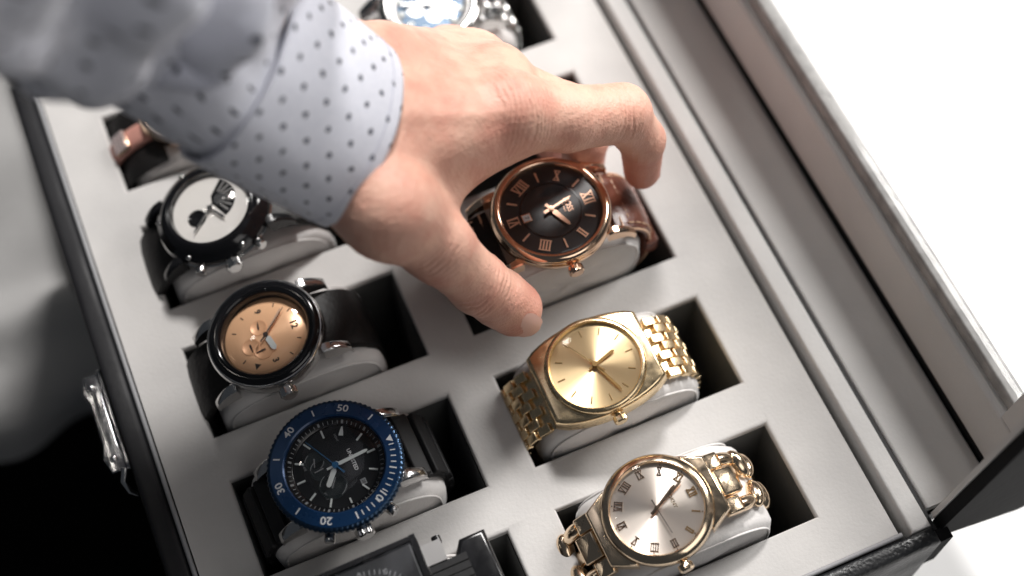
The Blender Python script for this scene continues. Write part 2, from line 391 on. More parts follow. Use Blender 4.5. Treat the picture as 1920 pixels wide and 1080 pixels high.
pp.build('tray_piping', 'piping', box_root, 60)
# metal clasp on the outer long side
cl = MB(); cl.prism(rrect(-20, 20, -7, 7, 2.2), 0, 1.2, T(-29.2, -122, -5) @ Matrix.Rotation(math.radians(-90), 4, 'Y') @ Rz(90), 0.4)
for i, (x, y, z) in enumerate(cl.v): cl.v[i] = (x, y, z+75)
clasp = cl.build('clasp', 'chrome', box_root)
lv = MB(); lv.prism([(-19, 0), (-13, -0.4), (-9, 0.5), (9, 0.5), (13, -0.4), (19, 0), (19, 5.2), (13, 6.8), (8, 5.4), (-8, 5.4), (-13, 6.8), (-19, 5.2)][::1], -3.0, 3.2, T(-30.4, -122, 72) @ Rz(90), 0.6)
lv.build('lever', 'chrome', clasp, 40)
for yy in (-108, -136):
    sc = MB(); sc.sphere((-33.6, yy, 75.2), 1.5, sc=(1, 1, .8)); sc.build('screw', 'steel', clasp)
hk = MB(); hk.tube([(-31, -141, 76), (-33, -144.5, 74), (-32.5, -147.5, 71), (-30.5, -149, 69)], [1.3, 1.2, 1.1, .6], 8); hk.build('hook', 'steel', clasp, 60)

# the lid stands open just past upright: 'a' runs up its panel, 'd' from its rim to its pane
LEAN = math.radians(7.6)
LID = T(208.6, 0, 74) @ Matrix(((math.cos(LEAN), 0, math.sin(LEAN), 0), (0, 1, 0, 0), (-math.sin(LEAN), 0, math.cos(LEAN), 0), (0, 0, 0, 1)))   # local (d, y, a)
Y0, Y1 = -266.0, 21.0
lid_me = MB()
def lidbox(mb, d0, d1, y0, y1, a0, a1, r=0): 
    if not r: return mb.box(d0, d1, y0, y1, a0, a1, LID)
    rings = []
    n = rrect(d0, d1, a0, a1, r)
    mb.loft([[(d, y0, a) for d, a in n], [(d, y1, a) for d, a in n]], True, True, True, LID)
    return mb
lid = lidbox(MB(), 6.0, 46.0, Y0+7, Y1-7, -21.0, -5.0, 6.0).build('lid', 'smooth_leather', box_root, 50)
ew = MB(); n = rrect(0, 48, -20, 226, 7)
n = [(d, a + (13 if a < 0 and d < 20 else 0)*(1-d/20 if d < 20 else 0)) for d, a in n]
ew.loft([[(d+1.2*(d < 20), Y0-1, a) for d, a in n], [(d+.6*(d < 20), Y0+.3, a) for d, a in n], [(d+.6*(d < 20), Y0+3, a) for d, a in n]], True, True, True, LID)
ew.build('end_panel', 'end_leather', lid, 50)
ew = MB(); ew.loft([[(d, Y1-7, a) for d, a in n], [(d, Y1, a) for d, a in n]], True, True, True, LID); ew.build('end_panel', 'smooth_leather', lid, 50)
lidbox(MB(), 0, 46, Y0+7.1, Y1-7.1, 212, 226, 3).build('lid_rail', 'smooth_leather', lid, 50)
lidbox(MB(), 0.2, 26.5, Y0+7.1, Y1-7.1, -4.8, 0.0, 1.2).build('lid_lining', 'lit_velvet', lid, 50)
lidbox(MB(), 30.0, 33.0, Y0+7.1, Y1-7.1, -4.5, 6.0).build('lining_shade_strip', 'felt', lid)  # dark strip standing in for the soft shadow between lining and border
lidbox(MB(), 26.0, 31.0, Y0+7.2, Y1-7.2, 3.5, 25.0, 1.2).build('pane_border', 'lit_velvet', lid, 50)
lidbox(MB(), 26.0, 31.0, Y0+7.2, Y0+20, 25.1, 200, 1.2).build('pane_border', 'lit_velvet', lid, 50)
lidbox(MB(), 26.0, 31.0, Y1-20, Y1-7.2, 25.1, 200, 1.2).build('pane_border', 'lit_velvet', lid, 50)
lidbox(MB(), 26.0, 31.0, Y0+7.2, Y1-7.2, 200.1, 211.5, 1.2).build('pane_border', 'lit_velvet', lid, 50)
lidbox(MB(), 29.5, 35.5, Y0+20.2, Y1-20.2, 25.2, 30.5, 1.0).build('pane_bead', 'edge', lid, 50)
lidbox(MB(), 32.0, 34.0, Y0+20.4, Y1-20.4, 30.6, 199.8).build('pane', 'pane', lid)
lidbox(MB(), 0.1, 25.8, Y0+3.1, Y0+5.0, 0.2, 211, 0.6).build('end_lining', 'lit_velvet', lid, 50)
MB().box(205.0, 212.0, -270.6, -266.2, 48, 73.2).build('hinge_gusset', 'end_leather', box_root)
# dark hinge strip between box and lid
hs = MB(); hs.box(206.9, 208.3, Y0-0.1, Y1-6, 40, 73.4); hs.build('hinge', 'black', box_root)

# ------------------------------------------------------------------ cushions
CA, CB, CE, CHW = 30.0, 18.0, 2.9, 16.6               # half length, half height, roundness, half width
def superell(a, b, e, t):
    c, s = math.cos(t), math.sin(t)
    return (a*math.copysign(abs(c)**(2/e), c), b*math.copysign(abs(s)**(2/e), s))
def cushion_mesh(seed, hw=CHW):
    mb = MB(); rr = random.Random(seed); rings = []; n = 64; ph = rr.random()*6
    st = [(-1.0, .0), (-1.03, .35), (-1.02, .62), (-0.99, .80), (-0.95, .90), (-0.88, .962), (-0.78, .99), (-0.5, 1.0), (0, 1.005), (0.5, 1.0), (0.78, .99), (0.88, .962), (0.95, .90), (0.99, .80), (1.02, .62), (1.03, .35), (1.0, .0)]
    for x, sc in st:
        ring = []
        for k in range(n):
            t = 2*math.pi*k/n; y, z = superell(CA, CB, CE, t)
            wob = 1+0.012*math.sin(3*t+ph)+0.008*math.sin(7*t+x*2+ph)+.03*mnoise.noise(Vector((x*1.5+ph, y*.09, z*.09)))+.012*mnoise.noise(Vector((x*4, y*.25+ph, z*.25)))
            ring.append((x*hw+0.35*math.sin(4*t+ph)*(abs(x) > .97), y*max(sc, 1e-3)*wob, z*max(sc, 1e-3)*wob))
        rings.append(ring)
    mb.loft(rings, True, True, True)
    return mb
def seam_mesh(sx, hw=CHW):
    mb = MB()
    mb.tube([(sx*0.955*hw, *[q*.905 for q in superell(CA, CB, CE, 2*math.pi*k/56)]) for k in range(56)], 0.42, 6, True)
    return mb
def make_cushion(loc, tilt, label):
    c = empty('watch_cushion', loc, (tilt, 0, -90), label=label, category='cushion', group='velvet cushions in the tray')
    cushion_mesh(sum(map(ord, label)) % 97).build('pad', 'cushion', c, 180, fix=True)
    for sx in (-1, 1): seam_mesh(sx).build('seam', 'cushion', c, 180)
    return c

# path of a strap round the cushion, as arc-length table: (y, z, tangent, normal) for the 12 o'clock side
def path(off, n=500):
    P = [superell(CA+off, CB+off, CE, math.pi/2-math.pi*k/n*0.98) for k in range(n+1)]
    acc = [0.0]
    for a, b in zip(P[:-1], P[1:]): acc.append(acc[-1]+math.hypot(b[0]-a[0], b[1]-a[1]))
    return P, acc
def frame_at(pa, s):
    P, acc = pa
    import bisect
    i = min(max(bisect.bisect_left(acc, s), 1), len(acc)-1)
    t = (s-acc[i-1])/max(1e-9, acc[i]-acc[i-1])
    y = P[i-1][0]+(P[i][0]-P[i-1][0])*t; z = P[i-1][1]+(P[i][1]-P[i-1][1])*t
    j0, j1 = max(0, i-6), min(len(P)-1, i+5)
    d = Vector((0, P[j1][0]-P[j0][0], P[j1][1]-P[j0][1])).normalized()
    return Vector((0, y, z)), d, Vector((0, -d.z, d.y))
def side_matrix(side): return Matrix.Identity(4) if side > 0 else Rz(180)
def frame_matrix(pa, s, side, up=0.0, x=0.0):
    """x across the strap, y along it away from the case, z outwards"""
    p, d, n = frame_at(pa, s); n = n if n.dot(Vector((0, p.y*0.2, p.z+30))) > 0 or True else -n
    X = Vector((1, 0, 0)); p = p + n*up + X*x
    M = Matrix(((X.x, d.x, n.x, p.x), (X.y, d.y, n.y, p.y), (X.z, d.z, n.z, p.z), (0, 0, 0, 1)))
    return side_matrix(side) @ M
def strap(name, material, parent, side, s0, s1, w0, w1, th, off=0.3, pad=0.0, rib=None, smooth=40):
    pa = path(off); mb = MB(); rings = []; n = 70
    for i in range(n+1):
        s = s0+(s1-s0)*i/n; wd = (w0+(w1-w0)*i/n)/2
        p, d, nn = frame_at(pa, s)
        h = th*(1.0 if rib is None else rib(s))
        sec = [(-wd, .15), (-wd, h*.65), (-wd+.5, h), (-wd*.6, h+pad*.8), (0, h+pad), (wd*.6, h+pad*.8), (wd-.5, h), (wd, h*.65), (wd, .15), (wd-.3, 0), (-wd+.3, 0)]
        rings.append([tuple(p+Vector((x, 0, 0))+nn*q) for x, q in sec])
    mb.loft(rings, True, True, True, side_matrix(side))
    return mb.build(name, material, parent, smooth)
def hand_poly(mb, deg, pts, z, th, M0=Matrix.Identity(4)):
    """watch hand: half outline [(y, halfwidth), ...] along +y, turned to deg"""
    out = [(hw, y) for y, hw in pts]+[(-hw, y) for y, hw in reversed(pts)]
    return mb.prism(out, z, z+th, M0 @ Rz(-deg))
def lugs(parent, material, r0, x, ylen, z0, z1, wd=3.0, curve=3.0):
    for sx in (-1, 1):
        for sy in (-1, 1):
            mb = MB(); rings = []
            for k in range(8):
                t = k/7; y = r0+(ylen-r0)*t; zt = z1-curve*t*t; zb = min(z0, zt-1.6)-curve*.4*t
                hw = wd/2*(1-.25*t)
                rings.append([(x-hw, y, zb), (x+hw, y, zb), (x+hw, y, zt-.5), (x+hw-.5, y, zt), (x-hw+.5, y, zt), (x-hw, y, zt-.5)])
            mb.loft(rings, True, True, True, Matrix.Diagonal((sx, sy, 1, 1)))
            mb.build('lug', material, parent, 40)
def crown(parent, material, x0, z, r=2.6, ln=3.2, seg=24, teeth=True, deg=90, name='crown'):
    mb = MB(); M = Rz(90-deg) @ T(x0, 0, z) @ Matrix.Rotation(math.radians(90), 4, 'Y')
    mb.lathe([(0, 0), (r*.6, 0), (r*.6, .6), (r*.9, .8), (r, 1.2), (r, ln-.5), (r*.8, ln), (0, ln)], seg*2, M, (lambda r_, z_, a: 1+(0.05*math.copysign(1, math.sin(a*seg/1.0)) if (.7 < z_ < ln-.2 and teeth) else 0)))
    return mb.build(name, material, parent, 30)
def thing_watch(loc, tilt, roll, yaw, label):
    return empty('wristwatch', loc, (tilt, roll, -90+yaw), label=label, category='watch', group='wristwatches in the box')
ROWY = [-(r*PV+WH/2) for r in range(5)]
ZC = -6.0
ZB = CB+0.9                                             # underside of a case above the cushion's centre

# ------------------------------------------------------------------ watches (local frame: +y is 12 o'clock, +x is 3 o'clock, z up, origin in the middle of the cushion)
def steel_sheet(parent, me, cols, pitch_x, s_list, pa, side, stag, up=0.0):
    for i, s in enumerate(s_list):
        n = cols if not (stag and i % 2) else cols-1
        for k in range(n): share('link', me, parent, frame_matrix(pa, s, side, up, (k-(n-1)/2)*pitch_x))

# --- blue diver chronograph -------------------------------------------------
def blue_watch():
    x, y = 35.5, ROWY[3]
    make_cushion((x, y, ZC), 2, 'grey cushion carrying the blue-bezel chronograph')
    W = thing_watch((x, y, ZC), 3, 0, 2, 'chronograph with blue numbered bezel, black dial and black link strap')
    z0 = ZB
    MB().lathe([(0, z0), (17.5, z0), (20.3, z0+2.0), (20.8, z0+3.5), (20.8, z0+7.2), (20.0, z0+7.6), (16, z0+7.6)], 96).build('case', 'steel', W)
    lugs(W, 'steel', 16.5, 11.5, 25.5, z0+1.0, z0+7.0, 4.2, 6.0)
    kn = MB(); kn.lathe([(20.2, z0+7.4), (21.7, z0+7.7), (22.1, z0+8.4), (22.1, z0+9.8), (21.5, z0+10.5), (20.6, z0+10.7)], 480, None, lambda r, z, a: 1+(0.008*math.sin(a*80) if r > 21.3 else 0))
    bez = kn.build('bezel', 'knurl', W, 60)
    ins = MB(); ins.lathe([(21.1, z0+10.2), (20.9, z0+10.75), (16.7, z0+11.5), (16.2, z0+11.1), (16.2, z0+9.6)], 96); ins.build('bezel_insert', 'blue', bez, 30)
    zi = lambda r: z0+10.75+(20.9-r)/(4.2)*0.75
    Ms = lambda deg, r: T(0, 0, zi(r)+0.02) @ Rz(-deg) @ T(0, r, 0) @ Matrix.Rotation(math.radians(-10), 4, 'X')
    for n in (50, 40, 30, 20, 10):
        text(str(n), 3.5, Ms(n*6, 18.75) @ Matrix.Diagonal((1.12, 1, 1, 1)), None, 0.05, 0.05).build('numeral', 'white', bez, None)
    tk = MB()
    for mnt in range(0, 60):
        if mnt in (0, 10, 20, 30, 40, 50): continue
        if mnt % 5 == 0: L = 2.3; wd = .48
        elif mnt < 15: L = 1.7 if mnt < 9 or mnt > 11 else 1.9; wd = .34
        else: continue
        M = Ms(mnt*6, 18.9); tk.box(-wd/2, wd/2, -L/2, L/2, 0, .07, M)
    tk.build('minute_marks', 'white', bez, None)
    tri = MB(); tri.prism([(-1.25, .9), (0, -1.1), (1.25, .9)], 0, .08, Ms(0, 18.9)); tri.build('triangle_mark', 'white', bez, None)
    zd = z0+7.9
    MB().disc(16.2, zd, 96, th=.4).build('dial', 'dial_black', W)
    rh = MB(); rh.lathe([(16.25, zd+1.7), (15.9, zd+1.7), (13.9, zd+.5), (13.8, zd)], 96); chap = rh.build('chapter_ring', 'gun', W)
    ct = MB()
    for k in range(60):
        M = T(0, 0, zd+1.15) @ Rz(-k*6) @ T(0, 14.9, 0) @ Matrix.Rotation(math.radians(31), 4, 'X')
        ct.box(-.1, .1, -.5, .6, 0, .05, M) if k % 5 else ct.box(-.35, .35, -.45, .75, 0, .06, M)
    ct.build('chapter_marks', 'grey_print', chap, None)
    for k in range(12):
        if k == 3: bar(90, 11.6, 13.4, .55, zd, .35).build('index', 'lume', W)
        elif k in (10,): hand_poly(MB(), 300, [(10.6, .75), (12, .55), (13.6, .2)], zd, .4).build('index', 'lume', W)
        else: bar(k*30, 10.7, 13.5, .62, zd, .4).build('index', 'lume', W)
    for (sx, sy, sr) in ((5.4, -3.2, 4.6), (-1.2, -4.9, 3.6), (-4.6, -5.8, 3.3)):
        sd = MB(); M = T(sx, sy, zd+.03); sd.lathe([(0, .02), (sr*.82, .02), (sr*.86, .14), (sr, .14), (sr, 0)], 48, M)
        so = sd.build('subdial', 'subdial', W)
        rg = MB()
        for a0, a1 in ((20, 70), (200, 250)):
            rg.tube([(sx+sr*.92*math.cos(math.radians(a0+(a1-a0)*k/8)), sy+sr*.92*math.sin(math.radians(a0+(a1-a0)*k/8)), zd+.2) for k in range(9)], .1, 5)
        hand_poly(rg, 200+sx*20, [(-1.0, .2), (sr*.6, .12)], zd+.25, .1, T(sx, sy, 0)); rg.build('subdial_hand', 'grey_print', so)
    text('UNLISTED', 1.75, T(0, 5.6, zd+.05), None, .06, .03).build('lettering', 'white', W, None)
    for s_, px, py, rt in (('LIGHT', -9.2, 3.6, 0), ('MODE', -4.4, -9.4, 0), ('RESET', 7.8, -6.6, 0)):
        text(s_, 1.0, T(px, py, zd+.05), None, .03).build('lettering', 'grey_print', W, None)
    dw = MB(); dw.box(7.4, 9.4, 5.2, 7.0, zd+.02, zd+.12); wd_ = dw.build('date_window', 'grey_print', W, None)
    text('28', 1.5, T(8.4, 6.1, zd+.16), None, .02).build('date', 'black', wd_, None)
    hd = hand_poly(MB(), 131, [(-1.5, .45), (1.2, .5), (1.6, .85), (6.8, .8), (7.4, .4)], zd+1.0, .25).build('hour_hand', 'lume', W, None)
    hand_poly(MB(), 358, [(-3.0, .35), (1.2, .4), (1.6, .62), (10.4, .5), (11.2, .2)], zd+1.4, .25).build('minute_hand', 'lume', W, None)
    hand_poly(MB(), 243, [(-4.0, .35), (0, .2), (12.8, .1)], zd+1.8, .15).build('second_hand', 'blue_metal', W, None)
    pin = MB(); pin.disc(1.1, zd+2.2, 24, th=1.6); pin.build('centre_pin', 'blue_metal', W)
    g = MB(); g.lathe([(16.2, zd+2.9), (15.6, zd+3.3), (8, zd+3.5), (0, zd+3.55)], 72); g.build('crystal', 'glass', W, 60)
    crown(W, 'steel', 20.6, z0+5.2, 3.0, 4.2, 22)
    for dg in (62, 118): crown(W, 'steel', 20.4, z0+5.2, 1.9, 3.9, 10, False, dg, 'pusher')
    # black link strap: blocks with grooves
    for side in (1, -1):
        st = strap('strap', 'rubber', W, side, 18.0, 62.0, 24, 22, 1.6)
        pa = path(0.3)
        lk = MB(); lk.prism(rrect(-11.4, 11.4, -2.9, 2.9, .7, 3), 1.3, 3.3, None, .6); lm = lk.mesh('strap_link', 40); lm.materials.append(MT['rubber'])
        for k in range(6): share('strap_link', lm, st, frame_matrix(pa, 24.0+k*6.3, side))
blue_watch()

# --- copper dial watch in a black case -----------------------------------------
def copper_watch():
    x, y = 31.5, ROWY[2]
    make_cushion((x+2.5, y, ZC), 2, 'grey cushion carrying the copper-dial watch')
    W = thing_watch((x, y, ZC), 7, -2, 0, 'black round watch with bright copper dial and steel rim on black strap')
    z0 = ZB
    MB().lathe([(0, z0), (17, z0), (19.2, z0+2), (20.1, z0+4.5), (20.1, z0+8.5), (19.6, z0+9.3), (19.0, z0+9.4)], 96).build('case', 'steel', W)
    MB().lathe([(19.2, z0+9.35), (18.9, z0+9.9), (17.6, z0+10.5), (15.9, z0+10.3), (15.0, z0+9.4), (14.6, z0+6.2)], 96).build('bezel', 'gloss_black', W, 50)
    zd = z0+6.2
    dial = MB(); dial.lathe([(14.7, zd-.6), (14.3, zd), (8, zd+.35), (0, zd+.45)], 96); dial.build('dial', 'copper_dial', W, 60)
    zs = zd+.42
    for (sx, sy, sr) in ((4.6, -2.6, 3.4), (-4.0, -1.6, 2.9), (1.6, -6.2, 3.1)):
        sd = MB(); sd.lathe([(0, .05), (sr*.84, .05), (sr*.9, .16), (sr, .16), (sr, -.1)], 40, T(sx, sy, zs)); so = sd.build('subdial', 'copper_sub', W)
        hb = hand_poly(MB(), 40+sx*30, [(-.8, .25), (0, .35), (sr*.7, .12)], zs+.22, .1, T(sx, sy, 0)); hb.build('subdial_hand', 'ink', so, None)
    for s_, dg in (('12', 0), ('3', 90), ('9', 270)):
        text(s_, 3.4 if s_ == '12' else 3.0, clock(dg, 9.9, zd+.36) @ Rz(dg), None, .08, .08).build('numeral', 'ink', W, None)
    tr = MB(); tr.prism([(-1.1, -1.0), (1.1, -1.0), (0, 1.1)], 0, .1, clock(125, 11.4, zd+.15)); tr.build('triangle_mark', 'ink', W, None)
    for k in (1, 2, 5, 7, 8, 10, 11): bar(k*30, 10.8, 12.2, .35, zd+.1, .25).build('index', 'ink', W, None)
    hand_poly(MB(), 78, [(-1, .4), (1.0, .5), (1.4, 1.0), (5.6, 1.0), (6.6, .3)], zs+.6, .2).build('hour_hand', 'lume', W, None)
    hand_poly(MB(), 318, [(-2, .3), (2, .4), (9.6, .3), (10.4, .1)], zs+.9, .2).build('minute_hand', 'brown_edge', W, None)
    hand_poly(MB(), 322, [(-3, .25), (0, .15), (11.2, .08)], zs+1.2, .12).build('second_hand', 'ink', W, None)
    p_ = MB(); p_.disc(.8, zs+1.5, 24, th=1.2); p_.build('centre_pin', 'ink', W)
    g = MB(); g.lathe([(16.0, z0+10.3), (14.6, z0+11.2), (11, z0+12.3), (6.5, z0+13.0), (0, z0+13.3)], 72); g.build('crystal', 'glass', W, 60)
    lugs(W, 'steel', 15.5, 13.2, 24.5, z0+1.5, z0+7.5, 3.6, 6.0)
    crown(W, 'steel', 20.0, z0+5.4, 2.9, 4.0, 18)
    for side in (1, -1): strap('strap', 'dark_strap', W, side, 16.0, 62.0, 24, 22, 2.6, pad=.6)
copper_watch()

# --- open-heart watch with black case --------------------------------------------
def skeleton_watch():
    x, y = 30.5, ROWY[1]
    make_cushion((x+3, y, ZC), 2, 'grey cushion carrying the open-heart watch')
    W = thing_watch((x, y, ZC), 9, -3, 0, 'glossy black domed watch with silver open-heart dial beside the shirt cuff')
    z0 = ZB
    MB().lathe([(0, z0), (17, z0), (19.5, z0+2), (20.4, z0+4), (20.4, z0+7), (18.6, z0+9), (17.5, z0+10.4), (15.6, z0+11.2), (14.4, z0+10.8), (13.8, z0+9)], 96).build('case', 'gloss_black', W, 40)
    rg = MB(); rg.lathe([(20.5, z0+4.0), (20.9, z0+4.6), (20.5, z0+5.2)], 96); rg.build('case_band', 'steel', W)
    for k in range(6):
        s_ = MB(); s_.sphere((19.3*math.cos(k*1.047+.3), 19.3*math.sin(k*1.047+.3), z0+8.2), 1.1, sc=(1, 1, .6)); s_.build('bezel_screw', 'steel', W, 60)
    zd = z0+8.6
    MB().disc(14.2, zd, 80, th=.5).build('dial', 'pearl_dial', W)
    # opening showing the dark movement, with a gear and bridges
    op = MB(); op.prism([(-3.5+9.0*math.cos(math.radians(a)), 1.0+9.0*math.sin(math.radians(a))) for a in range(20, 141, 8)]+[(-5.2, 1.6), (-2.0, 1.0)], zd+.02, zd+.12); mo = op.build('movement_window', 'gun', W)
    for k in range(7):
        b = MB(); a = math.radians(20+k*24); b.box(0, 4.6, -.35, .35, zd+.14, zd+.4, T(-3.5, 2.0, 0) @ Rz(28+k*17) @ T(3.2, 0, 0)); b.build('bridge', 'brushed', mo)
    gr = MB(); gr.lathe([(0, .5), (1.2, .5), (1.2, .3), (2.4, .3), (2.4, 0)], 48, T(-2.2, 4.4, zd+.2), lambda r, z, a: 1+.08*math.copysign(1, math.sin(a*14))*(r > 2)); gr.build('gear', 'steel', mo)
    sd = MB(); sd.lathe([(0, .05), (2.6, .05), (2.9, .35), (3.3, .35), (3.3, 0)], 48, T(1.2, -5.6, zd)); so = sd.build('subdial', 'gloss_black', W)
    hand_poly(MB(), 60, [(-1.5, .3), (6.0, .5), (7.5, .1)], zd+.8, .2).build('hour_hand', 'steel', W, None)
    hand_poly(MB(), 140, [(-2, .3), (9.0, .4), (11.0, .1)], zd+1.1, .2).build('minute_hand', 'steel', W, None)
    p_ = MB(); p_.disc(1.0, zd+1.4, 24, th=1.2); p_.build('centre_pin', 'steel', W)
    g = MB(); g.lathe([(14.6, z0+10.9), (13, z0+12.4), (10, z0+14), (6, z0+15), (0, z0+15.4)], 72); g.build('crystal', 'glass', W, 60)
    lugs(W, 'gun', 16, 12.5, 25, z0+1.5, z0+7, 4, 6)
    crown(W, 'steel', 20.3, z0+5, 2.8, 4.2, 16)
    for dg in (60, 120): crown(W, 'steel', 20.2, z0+5, 2.0, 3.6, 8, False, dg, 'pusher')
    for side in (1, -1): strap('strap', 'dark_strap', W, side, 16, 62, 25, 23, 3.0, pad=.8)
skeleton_watch()

# --- narrow pink strap watch with crystal clasp -----------------------------------
def pink_watch():
    x, y = 30, ROWY[0]
    make_cushion((x+3, y, ZC-5), 2, 'grey cushion carrying the pink crystal watch')
    W = thing_watch((x, y, ZC-5), 8, 0, 0, 'slim pink watch with crystal-set end link half under the sleeve')
    z0 = ZB
    MB().lathe([(0, z0), (12, z0), (13.5, z0+2), (13.5, z0+5), (12.4, z0+6.4), (11, z0+6.2), (10.8, z0+5)], 72).build('case', 'rose', W)
    MB().disc(11, z0+5, 64, th=.4).build('dial', 'silver_dial', W)
    for k in range(12): bar(k*30, 8, 10, .5, z0+5, .3).build('index', 'rose', W, None)
    hand_poly(MB(), 50, [(-1, .3), (5.5, .4), (6.5, .1)], z0+5.5, .2).build('hour_hand', 'rose', W, None)
    hand_poly(MB(), 300, [(-1, .3), (8, .3), (9.2, .1)], z0+5.9, .2).build('minute_hand', 'rose', W, None)
    MB().lathe([(11, z0+6.3), (8, z0+6.7), (0, z0+6.9)], 64).build('crystal', 'glass', W, 60)
    crown(W, 'rose', 13.4, z0+3.4, 1.6, 2.2, 14)
    pa = path(0.3)
    for side in (1, -1):
        strap('strap_backing', 'dark_strap', W, side, 9, 62, 31, 30, .9)
        strap('strap', 'pink', W, side, 12, 62, 9, 8, 2.2, off=1.3, pad=.8)
        bl = MB(); M = frame_matrix(pa, 17.5 if side > 0 else 22.5, side, 4.0); bl.prism(rrect(-4.2, 4.2, -3.2, 3.2, .8, 3), -1, .5, M, .3); b = bl.build('crystal_plate', 'rose', W)
        st = MB(); st.lathe([(0.05, .95), (.45, .9), (.78, .5), (.78, 0)], 8); sm = st.mesh('stone'); sm.materials.append(MT['crystal'])
        for i in range(5):
            for j in range(4): share('stone', sm, b, M @ T((i-2)*1.62, (j-1.5)*1.55, .5))
pink_watch()

# --- square black watch in the nearest slot -----------------------------------------
def square_watch():
    x, y = 30, ROWY[4]
    make_cushion((x+4, y, ZC), 2, 'grey cushion carrying the square black watch')
    W = thing_watch((x, y, ZC), 3, 0, 0, 'big square black watch with dotted scale dial at the bottom edge')
    z0 = ZB
    cs = MB(); cs.prism(rrect(-21, 21, -20.5, 20.5, 1.6, 4), z0, z0+11, None, 1.2); cs.build('case', 'gun', W)
    rim = MB()
    for a0, a1, b0, b1 in ((-21, 21, 18.3, 20.3), (-21, 21, -20.3, -18.3), (-20.8, -18.8, -18.2, 18.2), (18.8, 20.8, -18.2, 18.2)):
        rim.box(a0+.2, a1-.2, b0, b1, z0+10.9, z0+12.2)
    rim.build('bezel', 'gun', W)
    MB().box(-18.7, 18.7, -18.2, 18.2, z0+10.95, z0+11.15).build('dial', 'dial_black', W)
    ln = MB(); ln.box(-18.5, 18.5, 17.6, 17.75, z0+11.16, z0+11.22); ln.build('dial_line', 'grey_print', W, None)
    zd = z0+11.17
    for k in range(12):
        d_ = MB(); d_.disc(1.15, zd+.12, 24, M=clock(k*30, 12.2, 0), th=.1); d_.build('index', 'white', W, None)
    for k in range(0, 60, 5):
        if k % 5 == 0: text('%02d' % k if k else '60', 1.9, clock(k*6, 15.6, zd+.05) @ Rz(k*6), None, .03).build('numeral', 'grey_print', W, None)
    tk = MB()
    for k in range(60):
        if k % 5: bar(k*6, 14.6, 16.2, .22, zd, .06, tk)
    tk.build('minute_marks', 'grey_print', W, None)
    hand_poly(MB(), 100, [(-1, .6), (6, .6)], zd+.4, .2).build('hour_hand', 'white', W, None)
    hand_poly(MB(), 200, [(-1, .5), (9, .5)], zd+.7, .2).build('minute_hand', 'white', W, None)
    MB().box(-18.7, 18.7, -18.2, 18.2, z0+11.9, z0+12.05).build('crystal', 'glass', W, None)
    for side in (1, -1):
        for sx in (-1, 1):
            e = MB(); e.box(sx*14.0-3.5, sx*14.0+3.5, 20.6, 27, z0+2.0, z0+7.5, side_matrix(side)); e.build('end_link', 'brushed', W)
            p_ = MB(); p_.tube([(sx*16.8, 26.0, z0+5.2), (sx*19.2, 26.0, z0+5.2)], 1.5, 14, M=side_matrix(side)); p_.build('strap_pin', 'gun', W, 40)
        rb = MB()
        for k in range(8): rb.box(-10.4+k*2.65, -8.1+k*2.65, 20.6, 33, z0+2.2, z0+7.0-.15*(k % 2), side_matrix(side))
        rb.build('ribbed_link', 'rubber', W)
        bk = MB(); bk.prism([(-15.5, 32.5), (-11, 29.5), (11, 29.5), (15.5, 32.5), (15.5, 41), (-15.5, 41)], z0-6, z0+6.0, side_matrix(side), 1.6); bk.build('strap_block', 'gun', W)
        strap('strap', 'rubber', W, side, 30, 62, 27, 25, 3.0, off=1)
square_watch()

